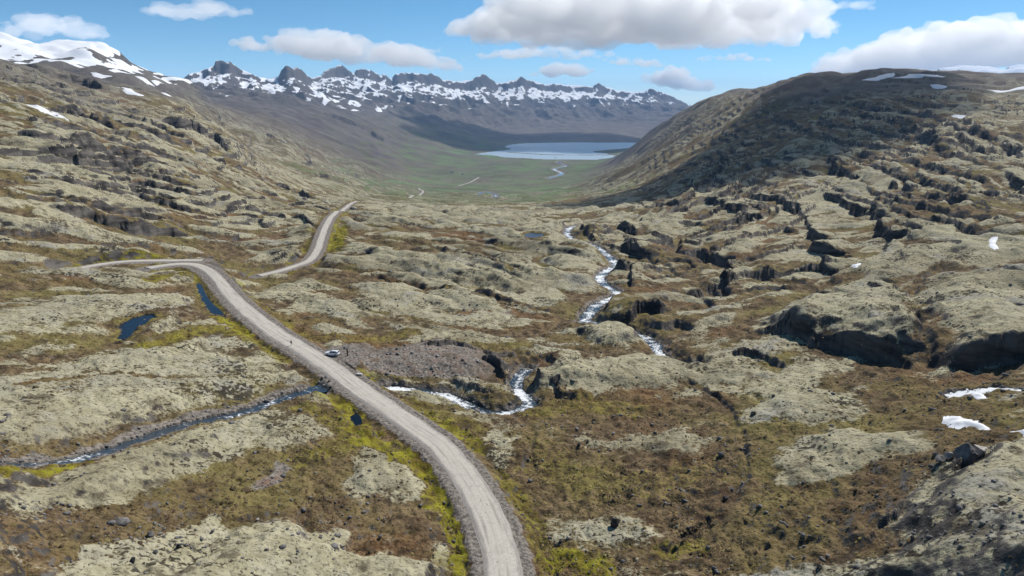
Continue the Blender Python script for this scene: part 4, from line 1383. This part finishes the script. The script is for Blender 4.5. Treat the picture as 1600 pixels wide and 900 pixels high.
def profile(name, pts, w0, mat, parent, w1=None, zmid=None, bevel=0.04):
    """side outline (x, z) extruded across the car; upper points can lean inwards"""
    bm = bmesh.new()
    w1 = w0 if w1 is None else w1
    zs = [z for _, z in pts]
    z0, z1 = (zmid if zmid is not None else min(zs)), max(zs)

    def half(z):
        t = min(max((z - z0) / (z1 - z0 + 1e-6), 0), 1)
        return w0 + (w1 - w0) * t
    a = [bm.verts.new((x, -half(z), z)) for x, z in pts]
    b = [bm.verts.new((x, half(z), z)) for x, z in pts]
    bm.faces.new(a)
    bm.faces.new(b[::-1])
    n = len(pts)
    for i in range(n):
        bm.faces.new((a[i], b[i], b[(i + 1) % n], a[(i + 1) % n]))
    return bm_obj(name, bm, mat, parent, smooth=False, bevel=bevel)


def wheel(parent, x, y):
    bm = bmesh.new()
    rot = Matrix.Rotation(R(90), 4, 'X')
    bmesh.ops.create_cone(bm, cap_ends=True, segments=24, radius1=0.36, radius2=0.36, depth=0.24, matrix=Matrix.Translation((x, y, 0.36)) @ rot)
    w = bm_obj('wheel', bm, RUBBER, parent, bevel=0.03)
    bm = bmesh.new()
    s = 1 if y > 0 else -1
    bmesh.ops.create_cone(bm, cap_ends=True, segments=20, radius1=0.22, radius2=0.22, depth=0.03, matrix=Matrix.Translation((x, y + s * 0.125, 0.36)) @ rot)
    bm_obj('rim', bm, ALLOY, w)


pc = on(519.5, 555)
pa, pb = on(509, 555), on(531, 556.5)
car = empty('parked_car', (pc.x, pc.y, pc.z), math.atan2(pa.y - pb.y, pa.x - pb.x))
tag(car, 'white estate car parked in the gravel lay-by beside the road', 'car')
profile('body', [(-2.25, 0.36), (-2.28, 0.62), (-2.22, 1.0), (-1.2, 1.04), (0.75, 1.02), (1.55, 0.94), (2.12, 0.80), (2.25, 0.58), (2.2, 0.34), (1.75, 0.26), (-1.8, 0.26)], 0.90, PAINT, car, 0.84, 0.6, 0.05)
profile('cabin', [(-2.12, 0.98), (-1.86, 1.42), (-1.6, 1.52), (-0.2, 1.56), (0.25, 1.50), (1.0, 1.0)], 0.83, PAINT, car, 0.62, 0.98, 0.05)
for s in (-1, 1):
    for nm, quad in (('side_window', [(-1.25, 1.07), (-1.2, 1.42), (-0.28, 1.46), (-0.28, 1.07)]), ('side_window', [(-0.2, 1.07), (-0.2, 1.46), (0.2, 1.43), (0.74, 1.07)]), ('side_window', [(-1.95, 1.08), (-1.72, 1.40), (-1.32, 1.42), (-1.34, 1.08)])):
        bm = bmesh.new()
        hw_ = lambda z: 0.83 - (0.21) * (z - 0.98) / 0.58 + 0.012
        vs = [bm.verts.new((x, s * hw_(z), z)) for x, z in quad] + [bm.verts.new((x, s * (hw_(z) - 0.03), z)) for x, z in quad]
        bm.faces.new(vs[:4])
        bm.faces.new(vs[4:][::-1])
        for i in range(4):
            bm.faces.new((vs[i], vs[(i + 1) % 4], vs[4 + (i + 1) % 4], vs[4 + i]))
        bm_obj(nm, bm, GLASS, car)
    for x in (-1.38, 1.38):
        wheel(car, x, s * 0.82)
    bm = bmesh.new()
    box(bm, (2.17, s * 0.62, 0.72), (0.12, 0.36, 0.14))
    bm_obj('headlight', bm, LAMP, car, bevel=0.02)
    bm = bmesh.new()
    box(bm, (-2.24, s * 0.70, 0.86), (0.08, 0.22, 0.24))
    bm_obj('tail_light', bm, REDL, car, bevel=0.02)
    bm = bmesh.new()
    box(bm, (0.62, s * 0.98, 1.06), (0.16, 0.20, 0.13))
    bm_obj('mirror', bm, PAINT, car, bevel=0.03)
    bm = bmesh.new()
    box(bm, (-0.8, s * 0.56, 1.585), (1.7, 0.04, 0.04))
    bm_obj('roof_rail', bm, TRIM, car)
for nm, pts in (('windscreen', [(0.30, 1.47), (0.94, 1.06)]), ('rear_window', [(-1.90, 1.38), (-2.09, 1.08)])):
    bm = bmesh.new()
    (xa, za), (xb, zb_) = pts
    o_ = 0.02 if nm == 'windscreen' else -0.02
    vs = [bm.verts.new((xa + o_, -0.58, za + 0.02)), bm.verts.new((xa + o_, 0.58, za + 0.02)), bm.verts.new((xb + o_, 0.70, zb_ + 0.02)), bm.verts.new((xb + o_, -0.70, zb_ + 0.02))]
    bm.faces.new(vs)
    bmesh.ops.solidify(bm, geom=bm.faces[:], thickness=0.02)
    bm_obj(nm, bm, GLASS, car)
for x in (2.22, -2.24):
    bm = bmesh.new()
    box(bm, (x, 0, 0.46), (0.14, 1.66, 0.20))
    bm_obj('bumper', bm, TRIM, car, bevel=0.03)

# ------------------------------------------------------------------ person walking on the road
def road_z(x, y):
    P = road_geo[0][1]
    k = int(np.argmin(np.hypot(P[:, 0] - x, P[:, 1] - y)))
    return float(P[k, 2] + 0.10)


pp = on(455.5, 541)
zr = road_z(pp.x, pp.y)
per = empty('person', (pp.x, pp.y, zr), R(160))
tag(per, 'person in dark jacket and grey trousers walking on the gravel road', 'person')
# joints: name -> (x across, y forward, z up, radius)
J = {'pel': (0, 0, 0.93, 0.155), 'wai': (0, 0.01, 1.10, 0.135), 'che': (0, 0.02, 1.32, 0.165), 'nek': (0, 0.03, 1.48, 0.062), 'hea': (0, 0.05, 1.60, 0.092), 'top': (0, 0.05, 1.70, 0.080),
     'hl': (-0.10, 0, 0.88, 0.105), 'kl': (-0.11, 0.14, 0.50, 0.068), 'al': (-0.11, 0.10, 0.10, 0.046), 'tl': (-0.12, 0.27, 0.045, 0.040),
     'hr': (0.10, 0, 0.88, 0.105), 'kr': (0.11, 0.0, 0.48, 0.068), 'ar': (0.11, -0.22, 0.12, 0.046), 'tr': (0.12, -0.06, 0.045, 0.040),
     'sl': (-0.20, 0.01, 1.42, 0.070), 'el': (-0.27, -0.06, 1.16, 0.050), 'wl': (-0.25, 0.06, 0.94, 0.036), 'pl': (-0.25, 0.09, 0.87, 0.034),
     'sr': (0.20, 0.01, 1.42, 0.070), 'er': (0.27, -0.03, 1.16, 0.050), 'wr': (0.25, 0.12, 0.95, 0.036), 'pr': (0.25, 0.16, 0.89, 0.034)}
E = [('pel', 'wai'), ('wai', 'che'), ('che', 'nek'), ('nek', 'hea'), ('hea', 'top')]
for s in 'lr':
    E += [('pel', 'h' + s), ('h' + s, 'k' + s), ('k' + s, 'a' + s), ('a' + s, 't' + s), ('che', 's' + s), ('s' + s, 'e' + s), ('e' + s, 'w' + s), ('w' + s, 'p' + s)]
    sx = -1 if s == 'l' else 1
    b_ = J['p' + s]
    for k in range(4):
        J['f%d%s' % (k, s)] = (b_[0] + sx * 0.0, b_[1] - 0.03 + 0.02 * k, b_[2] - 0.075 - 0.012 * (k in (1, 2)), 0.009)
        E.append(('p' + s, 'f%d%s' % (k, s)))
    J['th' + s] = (b_[0] - sx * 0.03, b_[1] + 0.045, b_[2] - 0.02, 0.010)
    E.append(('p' + s, 'th' + s))
keys = list(J)
me = bpy.data.meshes.new('body')
me.from_pydata([J[k][:3] for k in keys], [(keys.index(a), keys.index(b)) for a, b in E], [])
body = link('body', me, None, per)
sk_ = body.modifiers.new('skin', 'SKIN')
for k, sv in zip(keys, me.skin_vertices[0].data):
    sv.radius = (J[k][3], J[k][3])
    sv.use_root = (k == 'pel')
body.modifiers.new('smooth', 'SUBSURF').render_levels = 1
M = NT_('clothes')
sz_ = M.n('ShaderNodeSeparateXYZ')
M.t.links.new(M.pos(), sz_.inputs[0])
zc_ = sz_.outputs[2]
cc_ = M.mix(M.ramp(zc_, 0.12, 0.13), (0.03, 0.025, 0.02), (0.16, 0.16, 0.17))
cc_ = M.mix(M.ramp(zc_, 0.90, 0.91), cc_, (0.025, 0.027, 0.035))
cc_ = M.mix(M.ramp(zc_, 1.50, 1.51), cc_, (0.50, 0.32, 0.24))
M.bsdf(cc_, 0.85, 0.2)
me.materials.append(M.m)
bm = bmesh.new()
bmesh.ops.create_icosphere(bm, subdivisions=2, radius=0.115, matrix=Matrix.Translation((0, 0.035, 1.665)) @ Matrix.Diagonal((0.95, 1.05, 0.85, 1)))
bmesh.ops.delete(bm, geom=[v for v in bm.verts if v.co.z < 1.62 and v.co.y > 0.03], context='VERTS')
bm_obj('hair', bm, plain('dark_hair', (0.03, 0.02, 0.014), 0.7), per, smooth=True)

# ------------------------------------------------------------------ posts, culvert, farm
WOOD = plain('dark_wood', (0.055, 0.028, 0.020), 0.85, 0.2, 0.3, 9.0, 0.4)
q0 = on(543, 556)
post = empty('wooden_post', (q0.x, q0.y, q0.z), R(20))
tag(post, 'tall dark brown wooden post standing near the white car', 'post')
bm = bmesh.new()
box(bm, (0, 0, 1.05), (0.36, 0.26, 2.3))
bm_obj('shaft', bm, WOOD, post, bevel=0.02)
bm = bmesh.new()
box(bm, (0, 0, 2.24), (0.44, 0.34, 0.09))
bm_obj('cap', bm, WOOD, post, bevel=0.02)
q1 = on(528.5, 570)
mk_ = empty('marker_post', (q1.x, q1.y, q1.z))
tag(mk_, 'thin low roadside marker stake at the mouth of the lay-by', 'post')
bm = bmesh.new()
box(bm, (0, 0, 0.45), (0.10, 0.06, 1.0))
bm_obj('stake', bm, plain('weathered_yellow', (0.22, 0.15, 0.06), 0.7), mk_, bevel=0.01)
bm = bmesh.new()
box(bm, (0, -0.035, 0.85), (0.07, 0.012, 0.12))
bm_obj('reflector', bm, REDL, mk_)

qa = on(507, 598)
P0 = road_geo[0][1]
kk = int(np.argmin(np.hypot(P0[:, 0] - hit(528, 586).x, P0[:, 1] - hit(528, 586).y)))
rc_ = Vector(P0[kk])
dv = Vector((rc_.x - qa.x, rc_.y - qa.y, 0)).normalized()
cul = empty('culvert', (rc_.x, rc_.y, rc_.z - 2.0), math.atan2(dv.y, dv.x))
tag(cul, 'corrugated steel culvert carrying the stream under the gravel road', 'culvert')
bm = bmesh.new()
N_, Lc = 28, 6.4
for sgn_, rad in ((1, 1.05), (-1, 0.98)):
    ringsv = []
    for j in range(61):
        x = -Lc + 2 * Lc * j / 60
        r_ = rad + 0.025 * math.sin(j * 2.1)
        ringsv.append([bm.verts.new((x, r_ * math.cos(2 * math.pi * i / N_), r_ * math.sin(2 * math.pi * i / N_))) for i in range(N_)])
    for a, b in zip(ringsv, ringsv[1:]):
        for i in range(N_):
            bm.faces.new((a[i], a[(i + 1) % N_], b[(i + 1) % N_], b[i]))
bm_obj('pipe', bm, plain('galvanised_steel', (0.25, 0.25, 0.25), 0.5, 0.4, **{'Metallic': 0.6}), cul, smooth=True)
qs = on(562, 586)
sl_ = empty('concrete_slab', (qs.x, qs.y, qs.z), R(-18))
tag(sl_, 'pale concrete slab lying at the road edge above the rapids', 'slab')
bm = bmesh.new()
box(bm, (0, 0, 0.18), (1.7, 0.7, 0.42))
bm_obj('block', bm, plain('pale_concrete', (0.50, 0.48, 0.43), 0.9, 0.2, 0.15, 3.0, 0.4), sl_, bevel=0.04)
bm = bmesh.new()
box(bm, (0, 0, 0.42), (1.76, 0.76, 0.06))
bm_obj('capping', bm, plain('capping_concrete', (0.56, 0.53, 0.47), 0.9, 0.2, 0.15, 3.0, 0.3), sl_, bevel=0.015)

WALLW = plain('white_render', (0.75, 0.75, 0.73), 0.8)
ROOFR = plain('grey_iron_roof', (0.12, 0.11, 0.11), 0.6)
PANE = plain('house_glass', (0.03, 0.04, 0.05), 0.1, 0.5)
for u, v, w_, label in ((706, 270.5, 20, 'white farmhouse alone in the green valley meadows'), (723, 273, 14, 'smaller white farm building beyond the pale valley track'), (868, 247.6, 18, 'white farm shed by the shore at the river mouth')):
    p = on(u, v)
    f_ = empty('farmhouse', (p.x, p.y, p.z), R(12))
    tag(f_, label, 'house', 'farm buildings in the valley')
    bm = bmesh.new()
    box(bm, (0, 0, 2.6), (w_, 9, 6.0))
    bm_obj('wall', bm, WALLW, f_)
    bm = bmesh.new()
    vs = [bm.verts.new(c) for c in ((-w_ / 2 - .5, -5, 5.5), (w_ / 2 + .5, -5, 5.5), (w_ / 2 + .5, 5, 5.5), (-w_ / 2 - .5, 5, 5.5), (-w_ / 2 - .5, 0, 9), (w_ / 2 + .5, 0, 9))]
    for f in ((0, 1, 5, 4), (2, 3, 4, 5), (0, 4, 3), (1, 2, 5), (3, 2, 1, 0)):
        bm.faces.new([vs[i] for i in f])
    bm_obj('roof', bm, ROOFR, f_)
    for k in range(3):
        bm = bmesh.new()
        box(bm, (-w_ * 0.3 + w_ * 0.3 * k, -4.52, 3.0), (1.6, 0.12, 1.5))
        bm_obj('window', bm, PANE, f_)

# ------------------------------------------------------------------ clouds and the air
def cloud_mat(nm='cloud_vapour', dens=0.0024):
    m = bpy.data.materials.new(nm)
    m.use_nodes = True
    t = m.node_tree
    t.nodes.clear()
    o = t.nodes.new('ShaderNodeOutputMaterial')
    v = t.nodes.new('ShaderNodeVolumePrincipled')
    v.inputs['Color'].default_value = (1.0, 1.0, 1.0, 1)
    v.inputs['Density'].default_value = dens
    v.inputs['Anisotropy'].default_value = 0.35
    t.links.new(v.outputs[0], o.inputs['Volume'])
    return m


MAT_CLOUD = cloud_mat()
ctex = bpy.data.textures.new('puff', 'CLOUDS')
ctex.noise_scale = 340
ctex.noise_depth = 3
ctex2 = bpy.data.textures.new('puff_fine', 'CLOUDS')
ctex2.noise_scale = 70
ctex2.noise_depth = 6


def cloud(label, x0, x1, y0, y1, zb, thick, n, seed, slant=0.0, vox=None):
    """puffy cloud on a flat base between world x0..x1, y0..y1"""
    rs_ = random.Random(seed)
    bm = bmesh.new()
    L = x1 - x0
    for k in range(n):
        t = rs_.random()
        w = math.sin(math.pi * min(max(t, 0.02), 0.98)) ** 0.6
        u = rs_.random()
        rad = thick * rs_.uniform(0.22, 0.5) * w
        x = x0 + L * t
        y = y0 + (y1 - y0) * (0.5 + (u - 0.5) * w)
        z = zb + rad * 0.55 + rs_.random() ** 1.6 * max(thick * w - rad * 1.4, 0) + slant * (t - 0.5)
        Mx = Matrix.Translation((x, y, z)) @ Matrix.Diagonal((rs_.uniform(1.2, 2.0), rs_.uniform(1.1, 1.7), 0.75, 1))
        bmesh.ops.create_icosphere(bm, subdivisions=2, radius=rad, matrix=Mx)
    me = bpy.data.meshes.new('cloud')
    bm.to_mesh(me)
    bm.free()
    o = link('cloud', me, MAT_CLOUD)
    rm = o.modifiers.new('union', 'REMESH')
    rm.mode = 'VOXEL'
    rm.voxel_size = vox or max(thick / 26, 14)
    rm.use_smooth_shade = True
    for tx, st in ((ctex, thick * 0.42), (ctex2, min(thick * 0.34, 170))):
        dm = o.modifiers.new('puffs', 'DISPLACE')
        dm.texture = tx
        dm.texture_coords = 'GLOBAL'
        dm.strength = st
        dm.mid_level = 0.52
    r2 = o.modifiers.new('tidy', 'REMESH')
    r2.mode = 'VOXEL'
    r2.voxel_size = rm.voxel_size
    r2.use_smooth_shade = True
    tag(o, label, 'cloud', 'fair weather clouds over the valley')
    return o


def cloud_px(label, u0, u1, vt, vb, r, n, seed, slant_px=0, depth=0.45):
    """photo extent at distance r: base height follows from it (about 1 km for all of them)"""
    t0, _ = pdir(u0, vb)
    t1, _ = pdir(u1, vb)
    tm, Tb = pdir((u0 + u1) / 2, vb)
    _, Tt = pdir((u0 + u1) / 2, vt)
    zb = CZ + r * Tb
    th = r * (Tt - Tb)
    yc = r * math.cos(tm)
    L = yc * (math.tan(t1) - math.tan(t0))
    return cloud(label, yc * math.tan(t0), yc * math.tan(t1), yc - L * depth * 0.5, yc + L * depth * 0.5, zb, th, n, seed, -slant_px * r / FPX)


big_cloud = cloud_px('huge grey-bottomed cloud spreading above the snowy range', 690, 1300, -45, 62, 9300, 130, 1, depth=0.5)
big_cloud.data.materials.clear()
big_cloud.data.materials.append(cloud_mat('thick_cloud_vapour', 0.0042))
cloud_px('long white cloud sloping above the jagged peaks', 350, 735, 46, 96, 20000, 80, 2, slant_px=34, depth=0.25)
cloud_px('small flat cloud high above the flat-topped snowy peak', 216, 398, -6, 27, 8800, 45, 3)
cloud_px('faint rounded cloud over the snowy plateau shoulder', -5, 170, 16, 58, 11500, 45, 4)
cloud_px('thin stretched cloud directly beneath the huge grey-bottomed cloud', 725, 985, 68, 92, 17500, 50, 5, depth=0.25)
cloud_px('small ragged cloud low over the far snow slopes', 825, 935, 93, 120, 25000, 26, 6, depth=0.3)
cloud_px('flat streak cloud above the end of the range', 925, 1060, 87, 103, 20000, 26, 7, slant_px=10, depth=0.25)
cloud_px('low lumpy cloud over the last snowy summit', 1000, 1118, 102, 136, 30000, 30, 8, slant_px=12, depth=0.3)
cloud_px('thin wisp of cloud left of the big bank over the ridge', 1078, 1212, 82, 96, 18500, 44, 9, depth=0.2)
cloud_px('big white cloud bank over the right-hand ridge', 1258, 1760, 24, 108, 21500, 130, 10, slant_px=-26, depth=0.35)
cloud_px('little tail of cloud trailing off the huge grey cloud', 1290, 1402, -6, 16, 11000, 22, 11, depth=0.3)
cloud_px('tiny puff of cloud between the long cloud and stretched cloud', 655, 702, 71, 82, 20000, 12, 12, depth=0.3)
# the cloud that shades the right-hand slope, above the frame
sh = Vector((560, 1480, 0))
off = sun_dir * (1240 / sun_dir.z)
c0 = sh + off
o = cloud('cloud overhead casting its shadow on the ridge slope', -700, 700, -120, 120, 0, 400, 100, 13)
o.data.materials.clear()
o.data.materials.append(cloud_mat('dense_cloud_vapour', 0.0055))
o.location = (c0.x, c0.y, 1100)
o.rotation_euler = (0, 0, R(60))

hz = bpy.data.materials.new('thin_haze')
hz.use_nodes = True
ht = hz.node_tree
ht.nodes.clear()
ho = ht.nodes.new('ShaderNodeOutputMaterial')
hv = ht.nodes.new('ShaderNodeVolumePrincipled')
hv.inputs['Color'].default_value = (0.36, 0.60, 1.0, 1)
hv.inputs['Density'].default_value = 0.000030
hv.inputs['Anisotropy'].default_value = 0.2
ht.links.new(hv.outputs[0], ho.inputs['Volume'])
zt = float(max(Z.max(), CZ) + 25)
zl = float(Z.min() - 3)
HB = 24500.0
bm = bmesh.new()
bmesh.ops.create_cube(bm, size=1.0, matrix=Matrix.Translation((0, 0, (zt + zl) / 2)) @ Matrix.Diagonal((2 * HB, 2 * HB, zt - zl, 1)))
me = bpy.data.meshes.new('haze')
bm.to_mesh(me)
bm.free()
tag(link('haze', me, hz), kind='stuff')
